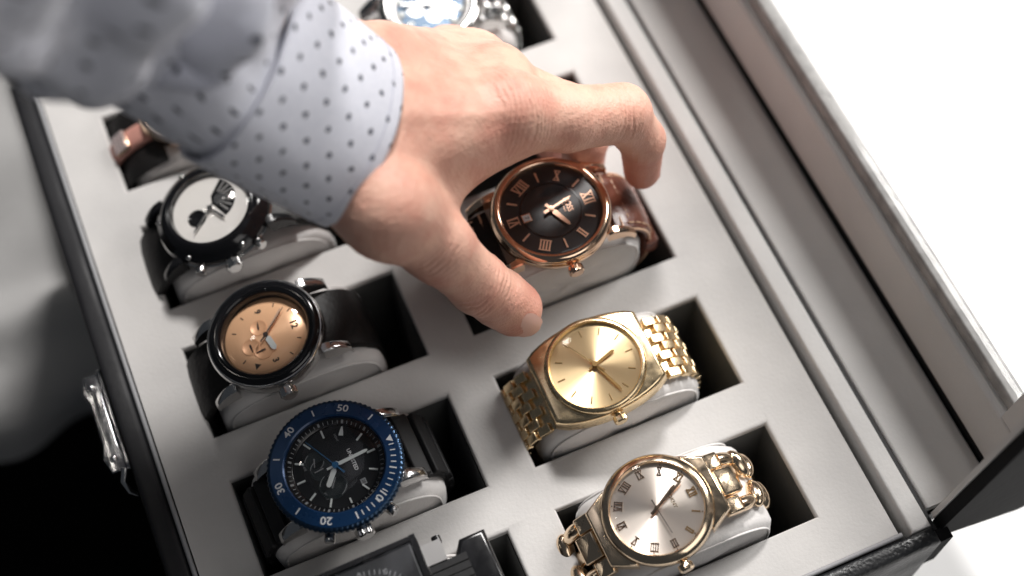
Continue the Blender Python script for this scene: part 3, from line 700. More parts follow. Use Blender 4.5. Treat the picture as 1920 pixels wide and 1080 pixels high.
# --- rose gold watch with brown strap, being lifted -------------------------------------
def brown_watch():
    x, y, z = 132.5, ROWY[2]+1.0, 6.0
    make_cushion((x, y, z), -2, 'grey cushion gripped by the hand under the brown-strap watch')
    W = thing_watch((x, y, z), 0, 2, -2, 'rose gold watch with dark roman dial and brown leather strap in the hand'); W.scale = (1.06, 1.06, 1.06)
    z0 = ZB
    MB().lathe([(0, z0), (16.5, z0), (18.5, z0+1.5), (19.5, z0+3.5), (19.6, z0+5.5), (18.9, z0+6.6)], 96).build('case', 'rose', W, 50)
    MB().lathe([(19.3, z0+6.2), (19.4, z0+7.0), (18.6, z0+8.2), (17.6, z0+8.7), (16.7, z0+8.5), (16.3, z0+7.9), (16.1, z0+6.6)], 96).build('bezel', 'rose', W, 60)
    zd = z0+6.7
    MB().disc(16.2, zd, 96, th=.4).build('dial', 'dial_brown', W)
    MB().disc(9.6, zd+.06, 80, th=.05).build('dial_centre', 'dial_weave', W)
    r_ = MB(); r_.lathe([(9.5, zd), (9.6, zd+.2), (10.1, zd+.2), (10.2, zd)], 80); r_.build('dial_ring', 'gun', W)
    for k, s_ in ((0, 'XII'), (2, 'II'), (4, 'IIII'), (6, 'VI'), (8, 'VIII'), (10, 'X')):
        roman(s_, 3.5, clock(k*30, 12.8, zd+.05), .3, .5, None, 1.05 if s_ != 'XII' else 1.15).build('numeral', 'copper_print', W, None)
    for k in (1, 3, 5, 7, 9, 11): bar(k*30, 11.0, 14.4, .55, zd+.02, .32, taper=1.25).build('index', 'copper_print', W, None)
    dw = MB(); dw.box(-1.5, 1.5, -9.9, -6.9, zd+.1, zd+.3); d_ = dw.build('date_window', 'rose', W)
    dd = MB(); dd.box(-1.15, 1.15, -9.6, -7.2, zd+.3, zd+.34); dd.build('date_disc', 'white', d_, None); text('7', 1.9, T(0, -8.4, zd+.38), None, .02).build('date', 'ink', d_, None)
    text('BOSS', 2.5, T(0, 5.9, zd+.12) @ Matrix.Diagonal((.9, 1.1, 1, 1)), None, .06, .02).build('lettering', 'copper_print', W, None)
    text('HUGO BOSS', .75, T(0, 4.2, zd+.12), None, .04).build('lettering', 'copper_print', W, None)
    hand_poly(MB(), 63, [(-2.4, .55), (-.6, .4), (0, .8), (1.0, .5), (1.6, .9), (7.4, .55), (8.2, .15)], zd+.8, .25).build('hour_hand', 'copper_print', W, None)
    hand_poly(MB(), 345, [(-2.8, .5), (0, .55), (1.0, .35), (6.2, .3), (7.6, .1)], zd+1.2, .2).build('minute_hand', 'copper_print', W, None)
    p_ = MB(); p_.disc(.9, zd+1.6, 24, th=1.2); p_.build('centre_pin', 'rose', W)
    g = MB(); g.lathe([(16.4, z0+8.3), (16.0, z0+8.55), (0, z0+8.56)], 72); g.build('crystal', 'glass', W, 15)
    lugs(W, 'rose', 14.5, 12.7, 24.5, z0+.5, z0+5.2, 3.0, 6.0)
    crown(W, 'rose', 19.4, z0+4.2, 2.5, 3.6, 14)
    for side in (1, -1):
        m_ = 'brown' if side > 0 else 'dark_strap'  # shaded half of the brown strap: its shadow is given as dark leather
        st = strap('strap', m_, W, side, 18.5, 62.0, 22.0, 22.0, 2.2, pad=1.0)
        pa = path(0.3)
        ed = MB(); ed.tube([tuple((frame_matrix(pa, 20.6, side, 2.6, -10.4+20.8*k/12)).translation) for k in range(13)], .45, 6); ed.build('strap_edge', 'brown_edge', st, 60)
        sti = MB()
        for sx in (-1, 1):
            for k in range(13):
                a = frame_matrix(pa, 23+k*2.6, side, 2.75, sx*9.3).translation; b = frame_matrix(pa, 24.9+k*2.6, side, 2.75, sx*9.3).translation
                sti.tube([a, b], .28, 5)
        for k in range(7): sti.tube([frame_matrix(pa, 23.6, side, 2.9, -7.4+k*2.2).translation, frame_matrix(pa, 23.6, side, 2.9, -5.9+k*2.2).translation], .28, 5)
        sti.build('stitching', 'brown_edge', st, None)
        if side > 0:
            s2 = strap('strap_keeper', 'brown', W, side, 38, 44, 25, 25, 4.2)
            for sx in (-1, 1):
                e2 = MB(); e2.tube([tuple(frame_matrix(pa, 24+k*1.6, side, 1.5, sx*11.1).translation) for k in range(22)], .42, 6); e2.build('strap_edge', 'brown_edge', st, 60)
brown_watch()

# --- gold tonneau watch with small-link bracelet ---------------------------------------------
def tonneau(hw, hl, ew, n=14):
    pts = []
    for k in range(n+1):
        t = -1+2*k/n; pts.append((ew+(hw-ew)*(1-t*t)**.8, t*hl))
    return pts+[(-x, y) for x, y in reversed(pts)]
def gold_watch():
    x, y = 128.3, ROWY[3]
    make_cushion((x+2, y, ZC), 2, 'grey cushion carrying the gold small-link watch')
    W = thing_watch((x, y, ZC), 7, 1, 0, 'gold watch with plain sunburst dial and small-link bracelet')
    z0 = ZB
    cs = MB(); cs.prism(tonneau(17.4, 20.0, 12.4), z0, z0+7.2, None, 1.5); cs.build('case', 'gold', W, 40)
    MB().lathe([(17.0, z0+7.0), (17.0, z0+8.2), (16.3, z0+9.1), (15.5, z0+9.2), (15.1, z0+8.6), (15.0, z0+7.4)], 96).build('bezel', 'gold', W, 50)
    zd = z0+7.5
    MB().disc(15.05, zd, 96, th=.2).build('dial', 'gold_dial', W)
    for k in range(12):
        bar(k*30, 11.0, 13.4, .4, zd+.02, .25).build('index', 'dark_gold', W, None)
    hand_poly(MB(), 345, [(-2.5, .4), (0, .5), (7.2, .55), (8.0, .2)], zd+.6, .2).build('hour_hand', 'dark_gold', W, None)
    hand_poly(MB(), 70, [(-2.5, .35), (0, .45), (11.6, .4), (12.4, .15)], zd+1.0, .2).build('minute_hand', 'dark_gold', W, None)
    hand_poly(MB(), 240, [(-4, .3), (0, .18), (11.8, .1)], zd+1.4, .12).build('second_hand', 'dark_gold', W, None)
    p_ = MB(); p_.disc(.9, zd+1.7, 24, th=1.2); p_.build('centre_pin', 'dark_gold', W)
    MB().lathe([(15.4, z0+9.0), (12, z0+9.4), (0, z0+9.7)], 72).build('crystal', 'glass', W, 60)
    crown(W, 'gold', 17.3, z0+4.2, 2.3, 3.4, 16)
    pa = path(0.4)
    lk = MB(); lk.prism(rrect(-1.64, 1.64, -2.4, 2.4, .45, 3), .2, 2.4, None, .32); lm = lk.mesh('link', 40); lm.materials.append(MT['gold'])
    for side in (1, -1):
        st = strap('bracelet', 'gold', W, side, 19.5, 62, 22.5, 21.5, .9, off=.4)
        for c in range(7):
            for r in range(7): share('link', lm, st, frame_matrix(pa, 23.4+r*5.15+(c % 2)*2.57, side, .25+.12*(c % 2), (c-3)*3.36))
gold_watch()

# --- rose gold watch with chain bracelet ---------------------------------------------------------
def chain_watch():
    x, y = 126.5, ROWY[4]
    make_cushion((x+4, y, ZC), 2, 'grey cushion carrying the chain-bracelet watch')
    W = thing_watch((x, y, ZC), 9, 0, 1, 'rose gold watch with pale roman dial and chunky chain bracelet')
    z0 = ZB
    MB().lathe([(0, z0), (15.5, z0), (17.2, z0+1.5), (17.9, z0+3.5), (17.8, z0+6)], 96).build('case', 'rosey', W, 50)
    MB().lathe([(17.9, z0+5.6), (18.2, z0+6.3), (17.6, z0+7.4), (16.4, z0+8.3), (15.3, z0+8.6), (14.9, z0+8.2), (14.8, z0+6.6)], 96).build('bezel', 'rosey', W, 55)
    zd = z0+6.8
    MB().disc(14.85, zd, 96, th=.3).build('dial', 'rose_dial', W)
    for k, s_ in enumerate(('XII', 'I', 'II', 'III', 'IIII', 'V', 'VI', 'VII', 'VIII', 'IX', 'X', 'XI')):
        roman(s_, 2.5, clock(k*30, 12.3, zd+.05), .3, .36, None, .78).build('numeral', 'dark_gold' if k in (0, 1, 2, 11) else 'rose', W, None)
        d_ = MB(); d_.disc(.22, zd+.2, 10, M=clock(k*30, 14.3), th=.2); d_.build('minute_dot', 'rose', W, None)
    text('DKNY', 1.7, T(0, 5.6, zd+.05), None, .06, .02).build('lettering', 'gold', W, None)
    hand_poly(MB(), 333, [(-2.6, .4), (0, .5), (8.2, .5), (9.4, .2)], zd+.6, .2).build('hour_hand', 'rose', W, None)
    hand_poly(MB(), 338, [(-2.6, .35), (0, .4), (10.6, .4), (11.6, .15)], zd+.95, .2).build('minute_hand', 'rose', W, None)
    hand_poly(MB(), 85, [(-3, .25), (0, .15), (9.4, .1)], zd+1.3, .12).build('second_hand', 'ink', W, None)
    p_ = MB(); p_.disc(.7, zd+1.6, 24, th=1.1); p_.build('centre_pin', 'rose', W)
    MB().lathe([(15.2, z0+8.4), (12, z0+8.8), (0, z0+9.1)], 72).build('crystal', 'glass', W, 60)
    crown(W, 'rosey', 18.0, z0+4, 2.4, 3.2, 18)
    pa = path(0.5)
    petal = MB()
    petal.sphere((0, 0, 0), 1.0, 20, 12); pm = petal.mesh('chain_link', 180); pm.materials.append(MT['rosey'])
    def blk(hw, hl, h):
        b = MB(); b.prism(rrect(-hw, hw, -hl, hl, .6, 3), 0, h, None, .8); me = b.mesh('end_link', 40); me.materials.append(MT['rosey']); return me
    cb = blk(4.6, 3.6, 3.4); sb = blk(2.9, 3.0, 2.8)
    for side in (1, -1):
        f = MB(); f.prism([(-13.5, 13.0), (13.5, 13.0), (9.5, 21.0), (-9.5, 21.0)], z0+.6, z0+5.2, side_matrix(side), .8); f.build('end_piece', 'rosey', W, 40)
        br = strap('bracelet', 'rosey', W, side, 20, 62, 5, 5, .8, off=.5)
        share('end_link', cb, W, frame_matrix(pa, 23.2, side, 1.4))
        for sx in (-1, 1): share('end_link', sb, W, frame_matrix(pa, 22.0, side, 1.0, sx*7.9))
        cu = MB()
        for sx in (-1, 1):
            cu.tube([frame_matrix(pa, 24.5+k*1.3, side, 1.6, sx*(8.2-.1*k*k*.45)).translation for k in range(7)], [2.4, 2.5, 2.5, 2.4, 2.2, 2.0, 1.6], 12)
        cu.build('shoulder', 'rosey', W, 60)
        for r in range(6):
            for c in range(2):
                s_ = 31.6+r*5.0+(1.2 if c else 0); ang = (22 if r % 2 else -22)*(1 if c else -1)
                share('chain_link', pm, br, frame_matrix(pa, s_, side, 2.5+.6*(r % 2), (c*2-1)*5.4) @ Rz(ang) @ Matrix.Diagonal((5.3, 2.9, 3.0, 1)))
chain_watch()

# --- steel watch with dark blue dial at the far end -----------------------------------------------------
def steel_watch():
    x, y = 129.5, ROWY[0]+1
    make_cushion((x, y, ZC), 2, 'grey cushion carrying the steel watch at the top edge')
    W = thing_watch((x, y, ZC), 0, 0, 0, 'steel watch with navy dial and round pale markers at the top edge')
    z0 = ZB
    MB().lathe([(0, z0), (17, z0), (19, z0+2), (19.8, z0+4), (19.6, z0+7)], 96).build('case', 'steel', W, 50)
    MB().lathe([(19.7, z0+6.6), (19.6, z0+8.2), (18.4, z0+9.6), (16.4, z0+10), (15.2, z0+9.4), (15, z0+8)], 96).build('bezel', 'steel', W, 50)
    zd = z0+8
    MB().disc(15.1, zd, 96, th=.3).build('dial', 'navy_dial', W)
    r_ = MB(); r_.lathe([(15.0, zd+.9), (14.6, zd+.9), (12.6, zd+.2), (12.5, zd)], 80); r_.build('chapter_ring', 'brushed', W)
    for k in range(12):
        d_ = MB(); d_.lathe([(0, .9), (1.0, .8), (1.5, .3), (1.5, 0)], 20, clock(k*30, 11.4, zd)); d_.build('index', 'lume', W, 60)
    for sx, sy in ((5, 0), (-5, 0), (0, -5.6)):
        sd = MB(); sd.lathe([(0, .05), (2.6, .05), (2.8, .2), (3.2, .2), (3.2, 0)], 40, T(sx, sy, zd)); sd.build('subdial', 'brushed', W)
    hand_poly(MB(), 60, [(-2, .6), (7, .7), (8, .2)], zd+.9, .3).build('hour_hand', 'steel', W, None)
    hand_poly(MB(), 200, [(-2, .6), (10, .6), (11, .2)], zd+1.3, .3).build('minute_hand', 'steel', W, None)
    MB().lathe([(15.2, z0+9.6), (12, z0+10.4), (0, z0+10.8)], 72).build('crystal', 'glass', W, 60)
    lugs(W, 'steel', 16, 12, 25, z0+1.5, z0+7, 4, 6)
    crown(W, 'steel', 19.7, z0+5, 2.9, 4, 18)
    for dg in (62, 118): crown(W, 'steel', 19.6, z0+5, 2.2, 3.6, 8, False, dg, 'pusher')
    pa = path(0.4)
    lk = MB(); lk.prism(rrect(-3.3, 3.3, -2.3, 2.3, .7, 3), .2, 3.0, None, .7); lm = lk.mesh('link', 50); lm.materials.append(MT['steel'])
    for side in (1, -1):
        st = strap('bracelet', 'steel', W, side, 18, 62, 20, 19, 1.0, off=.4)
        steel_sheet(st, lm, 3, 6.75, [23+k*4.7 for k in range(8)], pa, side, False, .2)
steel_watch()

# ------------------------------------------------------------------ the person: a right hand reaching in, shirt cuff and sleeve
J = dict(
         i_mcp=(123.4, -111.5, 80.0), i_mid=(140.8, -114.9, 72.0), i_pip=(161.3, -114.5, 62.0), i_dip=(168.6, -117.4, 46.0), i_tip=(168.6, -120.0, 30.0), m_mcp=(125.5, -91.6, 70.0), m_pip=(148.0, -98.2, 50.0), m_dip=(154.8, -101.5, 32.0), m_tip=(155.3, -101.3, 16.0), r_mcp=(125.0, -75.0, 58.0), r_pip=(142.2, -78.9, 36.0), r_dip=(148.6, -83.5, 20.0), r_tip=(150.4, -84.5, 8.0), p_mcp=(120.3, -62.4, 50.0), p_pip=(132.6, -62.5, 30.0), p_dip=(137.0, -66.1, 17.0), p_tip=(139.4, -67.5, 7.0), w_u=(91.9, -85.5, 84.0), w_m=(80.4, -105.6, 94.0), w_r=(69.2, -119.0, 93.0), f_u=(71.8, -86.0, 112.0), f_m=(61.6, -104.4, 120.0), f_r=(52.7, -115.0, 117.0), t_cmc=(74.4, -134.9, 90.0), t_mcp=(86.3, -141.9, 71.0), t_ip=(96.1, -147.9, 50.0), t_tip=(106.2, -153.2, 34.0), web_a=(85.4, -128.5, 76.0), web_b=(115.5, -113.0, 76.0), hyp=(102.2, -91.7, 70.0), cE=(74.0, -108.7, 95.0), cS=(47.7, -94.8, 130.0), s1=(38.8, -76.1, 154.0), s2=(23.0, -82.0, 184.0), s3=(6.2, -98.0, 228.0), 
         )
J = {k: np.array(v) for k, v in J.items()}
CE3, CS3 = J['cE'], J['cS']
AX = (CS3-CE3)/np.linalg.norm(CS3-CE3); CLEN = float(np.linalg.norm(CS3-CE3))
TR = np.array((-44.18, -51.68, 6.0)); TR = TR-AX*(TR@AX); TR /= np.linalg.norm(TR); NR = np.cross(AX, TR)
for k, o in (('f_u', -13.0), ('f_m', 0.0), ('f_r', 13.0)): J[k] = CE3+AX*46+TR*o-NR*1.5
person = empty('person', (75, -110, 95), label='hand in a pale blue dotted shirt cuff lifting the brown-strap watch', category='person')
P0 = np.array((75.0, -110.0, 95.0))

def hand_field(h=0.85):
    lo = np.array((38.0, -176.0, -6.0)); hi = np.array((186.0, -36.0, 142.0))
    n = np.ceil((hi-lo)/h).astype(int)+1
    F = np.full(n, 12.0, dtype=np.float32)
    ax = [lo[i]+h*np.arange(n[i]) for i in range(3)]
    def cone(a, b, ra, rb, k, flat=None):
        """tapered limb from a to b blended into what is there; flat=(direction, factor) presses it along a direction"""
        a = np.asarray(a, float); b = np.asarray(b, float); rm = max(ra, rb)+k+3
        i0 = np.maximum(((np.minimum(a, b)-rm-lo)/h).astype(int), 0); i1 = np.minimum(((np.maximum(a, b)+rm-lo)/h).astype(int)+2, n)
        if (i1 <= i0).any(): return
        X, Y, Z = np.meshgrid(*[ax[i][i0[i]:i1[i]].astype(np.float32) for i in range(3)], indexing='ij')
        ba = b-a; L2 = max(float(ba@ba), 1e-6)
        dx, dy, dz = X-a[0], Y-a[1], Z-a[2]
        t = np.clip((dx*ba[0]+dy*ba[1]+dz*ba[2])/L2, 0, 1)
        qx, qy, qz = dx-t*ba[0], dy-t*ba[1], dz-t*ba[2]
        if flat is not None:
            f, fac = np.asarray(flat[0], float), flat[1]; f = f/np.linalg.norm(f)
            c = (qx*f[0]+qy*f[1]+qz*f[2])*(fac-1)
            qx, qy, qz = qx+c*f[0], qy+c*f[1], qz+c*f[2]
        d = np.sqrt(qx*qx+qy*qy+qz*qz)-(ra+(rb-ra)*t)
        sl = tuple(slice(i0[i], i1[i]) for i in range(3)); o = F[sl]
        if k <= 0: F[sl] = np.minimum(o, d)
        else:
            hh = np.clip(.5+.5*(o-d)/k, 0, 1); F[sl] = o+(d-o)*hh-k*hh*(1-hh)
    dors = np.array((0.25, -0.62, 0.74))                      # where the back of the hand faces
    j = J
    # forearm and wrist
    for a, b, ra, rb in (('f_u', 'w_u', 14, 13), ('f_m', 'w_m', 15.5, 14.5), ('f_r', 'w_r', 14, 13.5)): cone(j[a], j[b], ra, rb, 6)
    # metacarpal fan
    cone(j['w_r'], j['i_mcp'], 14.0, 11.4, 9, (dors, 1.08)); cone(j['w_m'], j['m_mcp'], 15, 11.2, 9, (dors, 1.05))
    cone(j['w_u'], j['r_mcp'], 14, 10.4, 9); cone(j['w_u'], j['p_mcp'], 13.5, 9.4, 9)
    cone(j['i_mcp'], j['m_mcp'], 10.6, 10.4, 7); cone(j['m_mcp'], j['r_mcp'], 10.4, 9.8, 7); cone(j['r_mcp'], j['p_mcp'], 9.8, 8.8, 7)
    cone(j['hyp'], (j['p_mcp']+j['r_mcp'])/2-dors*6, 13, 8, 9)
    # thumb base and the web to the index finger
    cone(j['w_r'], j['t_cmc'], 13.5, 13.2, 9); cone(j['t_cmc'], j['t_mcp'], 12.8, 10.7, 6)
    cone(j['t_cmc'], j['web_a'], 12, 9, 7); cone(j['web_a'], j['web_b'], 8.0, 8.5, 7); cone(j['w_r'], j['web_b'], 10, 9, 8)
    # thumb
    cone(j['t_mcp'], j['t_ip'], 10.5, 9.4, 4); cone(j['t_ip'], j['t_tip'], 9.7, 8.8, 3); cone(j['t_ip']*.4+j['t_tip']*.6, j['t_tip'], 9.7, 8.8, 2)
    # knuckle bumps on the back of the hand
    for k_, r, u in (('i_mcp', 7.5, 5.6), ('m_mcp', 7.5, 5.4), ('r_mcp', 7, 4.6), ('p_mcp', 6.4, 4.0)): cone(j[k_]+dors*u, j[k_]+dors*u, r, r, 5)
    ul = j['w_u']+np.array((1.0, 3.0, 9.0)); cone(ul, ul, 6.5, 6.5, 6)
    # fingers
    cone(j['i_mcp'], j['i_mid'], 11.2, 10.6, 6); cone(j['i_mid'], j['i_pip'], 10.4, 9.9, 3); cone(j['i_pip'], j['i_dip'], 9.3, 7.8, 2.5); cone(j['i_dip'], j['i_tip'], 7.7, 6.4, 2)
    for q, r in (('m', 9.7), ('r', 8.9), ('p', 7.8)):
        G = None
        cone(j[q+'_mcp'], j[q+'_pip'], r+.6, r-.4, 3); cone(j[q+'_pip'], j[q+'_dip'], r-.4, r-1.3, 2); cone(j[q+'_dip'], j[q+'_tip'], r-1.3, r-2.2, 2)
    return F, lo, h

def surface_nets(F, lo, h):
    s = F < 0
    nx, ny, nz = F.shape
    acc = np.zeros((nx-1, ny-1, nz-1, 3), np.float32); cnt = np.zeros((nx-1, ny-1, nz-1), np.int16)
    corners = [(a, b, c) for a in (0, 1) for b in (0, 1) for c in (0, 1)]
    def sub(A, o): return A[o[0]:nx-1+o[0], o[1]:ny-1+o[1], o[2]:nz-1+o[2]]
    for o in corners:
        for d in range(3):
            if o[d]: continue
            e = list(o); e[d] = 1
            fa, fb = sub(F, o), sub(F, e); cr = sub(s, o) != sub(s, e)
            t = np.where(cr, fa/np.where(cr, fa-fb, 1), 0)
            for q in range(3): acc[..., q] += np.where(cr, o[q]+(t if q == d else 0), 0)
            cnt += cr
    on = cnt > 0; ids = np.full(cnt.shape, -1, np.int64); ids[on] = np.arange(on.sum())
    g = np.argwhere(on); V = lo+h*(g+acc[on]/cnt[on][:, None])
    quads = []
    for d in range(3):
        a, b = [(1, 2), (2, 0), (0, 1)][d]
        sl0 = [slice(None)]*3; sl1 = [slice(None)]*3; sl0[d] = slice(0, -1); sl1[d] = slice(1, None)
        cr = s[tuple(sl0)] != s[tuple(sl1)]
        I = np.argwhere(cr); I = I[(I[:, a] > 0) & (I[:, b] > 0) & (I[:, a] < F.shape[a]-1) & (I[:, b] < F.shape[b]-1)]
        def at(da, db): K = I.copy(); K[:, a] -= da; K[:, b] -= db; return ids[K[:, 0], K[:, 1], K[:, 2]]
        Q = np.stack([at(1, 1), at(0, 1), at(0, 0), at(1, 0)], 1)
        flip = ~s[I[:, 0], I[:, 1], I[:, 2]]; Q[flip] = Q[flip][:, ::-1]
        quads.append(Q)
    return V, np.concatenate(quads)

def taubin(V, Q, it=6):
    E = np.concatenate([Q[:, [0, 1]], Q[:, [1, 2]], Q[:, [2, 3]], Q[:, [3, 0]]]); E = np.concatenate([E, E[:, ::-1]])
    deg = np.bincount(E[:, 0], minlength=len(V)).astype(float)[:, None]
    for k in range(it):
        for lam in (0.55, -0.56):
            S_ = np.stack([np.bincount(E[:, 0], weights=V[E[:, 1], q], minlength=len(V)) for q in range(3)], 1)
            V = V+lam*(S_/np.maximum(deg, 1)-V)
    return V
def subdivide(V, Q):
    """one linear split of every quad, then a light smoothing"""
    E = np.sort(np.concatenate([Q[:, [0, 1]], Q[:, [1, 2]], Q[:, [2, 3]], Q[:, [3, 0]]]), 1)
    U, inv = np.unique(E, axis=0, return_inverse=True); inv = inv.reshape(-1); nQ = len(Q)
    em = (V[U[:, 0]]+V[U[:, 1]])/2; fc = V[Q].mean(1); o = len(V); of = o+len(U)
    e = [o+inv[k*nQ:(k+1)*nQ] for k in range(4)]; f = of+np.arange(nQ)
    Q2 = np.concatenate([np.stack([Q[:, 0], e[0], f, e[3]], 1), np.stack([Q[:, 1], e[1], f, e[0]], 1), np.stack([Q[:, 2], e[2], f, e[1]], 1), np.stack([Q[:, 3], e[3], f, e[2]], 1)])
    return np.concatenate([V, em, fc]), Q2
def vnormals(V, Q):
    n = np.cross(V[Q[:, 2]]-V[Q[:, 0]], V[Q[:, 3]]-V[Q[:, 1]]); N_ = np.zeros_like(V)
    for k in range(4):
        for q in range(3): N_[:, q] += np.bincount(Q[:, k], weights=n[:, q], minlength=len(V))
    return N_/np.maximum(np.linalg.norm(N_, axis=1, keepdims=True), 1e-9)

def build_hand():
    F, lo, h = hand_field(); V, Q = surface_nets(F, lo, h); V = taubin(V, Q, 5)
    V, Q = subdivide(V, Q); V = taubin(V, Q, 3)
    N_ = vnormals(V, Q); disp = np.zeros(len(V)); blush = np.zeros(len(V))
    rs = np.random.RandomState(3)
    def wob(P, sc, seed):
        r = np.random.RandomState(seed); o = np.zeros(len(P))
        for _ in range(5):
            k = r.normal(size=3)*sc; o += np.sin(P@k+r.rand()*6.3)
        return o/5
    W1 = wob(V, .35, 1); W2 = wob(V, .9, 2); W3 = wob(V, 2.0, 5)
    def creases(c, axis, normal, offs, depth, width, reach, bow=0.0):
        """grooves across a limb at offsets along its axis, on the side that faces 'normal'"""
        axis = axis/np.linalg.norm(axis); R_ = V-c
        u = R_@axis; side = np.cross(axis, normal); side /= np.linalg.norm(side); v = R_@side
        face = np.clip((N_@(normal/np.linalg.norm(normal)))*1.8, 0, 1)
        near = np.exp(-(np.linalg.norm(R_, axis=1)/reach)**4)*face
        d = np.zeros(len(V))
        for o_, dp in offs:
            d -= dp*np.exp(-((u-o_-bow*v*v*np.sign(o_ if o_ else 1)/10+W1*.9+W2*.35)/width)**2)
        return depth*d*near*(.65+.35*W2), near
    j = J; view = np.array((-.10, -.52, .85))
    # thumb joint, knuckle of the thumb, index knuckle and middle joint
    ta = j['t_tip']-j['t_ip']
    d, nr = creases(j['t_ip'], ta, view, [(-3.6, .6), (-1.6, 1.0), (.4, .7), (2.2, .9), (4.6, .5)], .85, .6, 13, .12); disp += d; blush += .35*nr
    d, nr = creases(j['t_mcp']+np.array((-4, 0, 4)), j['t_ip']-j['t_cmc'], np.array((-.6, -.5, .5)), [(k*1.9-8, .6+.4*rs.rand()) for k in range(9)], .7, .55, 13, .05); disp += d; blush += .35*nr
    d, nr = creases(j['i_mcp']+np.array((2, -3, 6)), j['i_pip']-j['i_mcp'], view, [(k*1.7-9, .5+.5*rs.rand()) for k in range(11)], .55, .5, 14, .03); disp += d; blush += .55*np.exp(-(np.linalg.norm(V-(j['i_mcp']+np.array((-3, -4, 9))), axis=1)/7)**2)
    d, nr = creases(j['i_pip']+np.array((-3, 0, 4)), j['i_pip']-j['i_mid'], np.array((0, -.3, .9)), [(-4.5, .5), (-2.2, .9), (-.5, .7), (1.6, .9), (4, .5)], .7, .55, 11, .1); disp += d; blush += .4*nr
    d, nr = creases(j['web_a']+np.array((-3, -3, 8)), j['web_b']-j['web_a'], view, [(k*2.1-7, .4+.5*rs.rand()) for k in range(8)], .3, .5, 15, .04); disp += d
    d, nr = creases(j['w_u']+np.array((4, -2, 12)), j['m_mcp']-j['w_m'], view, [(k*1.8-3, .6) for k in range(4)], .4, .5, 8, 0); disp += d; blush += .4*nr
    # tendons under the skin and finer wrinkling
    for k_ in ('i_mcp', 'm_mcp'):
        a, b = j['w_m'], j[k_]; ba = b-a; t = np.clip((V-a)@ba/(ba@ba), 0, 1); dist = np.linalg.norm(V-a-t[:, None]*ba, axis=1)
        s_ = (V-a-t[:, None]*ba)@np.cross(ba/np.linalg.norm(ba), view); disp += .8*np.exp(-(s_/2.6)**2)*(N_@view > .4)*np.sin(np.clip(t, 0, 1)*math.pi)
    def fine(a, b, spacing, amp, reach, nrm):
        ax_ = (b-a)/np.linalg.norm(b-a); t = np.clip((V-a)@ax_/np.linalg.norm(b-a), 0, 1); q = V-a-t[:, None]*(b-a)
        w_ = np.exp(-(np.linalg.norm(q, axis=1)/reach)**4)*np.clip(N_@nrm*1.6, 0, 1)
        u = V@ax_; ph = 2*math.pi*(u+.8*W1+.55*W2+.25*W3)/spacing
        return -amp*w_*np.clip(np.sin(ph), 0, 1)**2*np.clip(.5+.9*W2, 0.1, 1)
    vw = view/np.linalg.norm(view)
    disp += fine(j['i_mcp'], j['i_pip'], 1.4, .17, 16, vw)+fine(j['t_cmc'], j['t_ip'], 1.5, .2, 17, vw)+fine(j['t_ip'], j['t_tip'], 1.4, .14, 13, vw)
    disp += fine(j['web_a'], j['i_mcp'], 1.6, .10, 18, vw)+fine(j['w_r'], j['m_mcp'], 2.1, .045, 30, vw)
    disp += .05*W3+.09*W2
    for k_, r in (('t_tip', 13), ('i_tip', 14), ('m_tip', 12), ('r_tip', 12), ('p_tip', 11), ('i_dip', 9)): blush += .75*np.exp(-(np.linalg.norm(V-j[k_], axis=1)/r)**4)
    V = V+N_*disp[:, None]
    me = bpy.data.meshes.new('hand')
    me.from_pydata(((V-P0)*S).tolist(), [], Q.tolist()); me.update()
    me.polygons.foreach_set('use_smooth', [True]*len(me.polygons))
    at = me.attributes.new('blush', 'FLOAT', 'POINT'); at.data.foreach_set('value', np.clip(blush, 0, 1).astype(np.float32))
    me.materials.append(MT['skin'])
    o = bpy.data.objects.new('hand', me); COL.objects.link(o); o.parent = person
    return o
hand = build_hand()

def nail(tip, axis, up, length, width, lift, name='fingernail'):
    axis = np.array(axis, float); axis /= np.linalg.norm(axis); up = np.array(up, float); up -= axis*(up@axis); up /= np.linalg.norm(up); side = np.cross(axis, up)
    mb = MB(); rings = []
    for i in range(9):
        t = i/8; hw = width/2*(1-.25*(1-min(1, t*3))**2)*math.sqrt(max(.05, 1-max(0, (t-.72)/.30)**2)); ring = []
        for k in range(9):
            u = -1+k/4
            p = np.array(tip)-P0+axis*(length*(t-.5))+side*hw*u+up*(lift-1.5*(u*hw/width*2)**2-.9*(t-.35)**2)
            ring.append(tuple(p))
        rings.append(ring)
    mb.loft(rings, False)
    o = mb.build(name, 'nail', hand, 180, fix=False)
    return o
nail(J['t_tip']+np.array((1.5, -1.2, -.2)), J['t_tip']-J['t_ip'], (-.15, -.85, .35), 9.5, 10, 8.45)
nail(J['i_tip'], J['i_tip']-J['i_dip'], (1, .1, .05), 9, 8.5, 6.4)

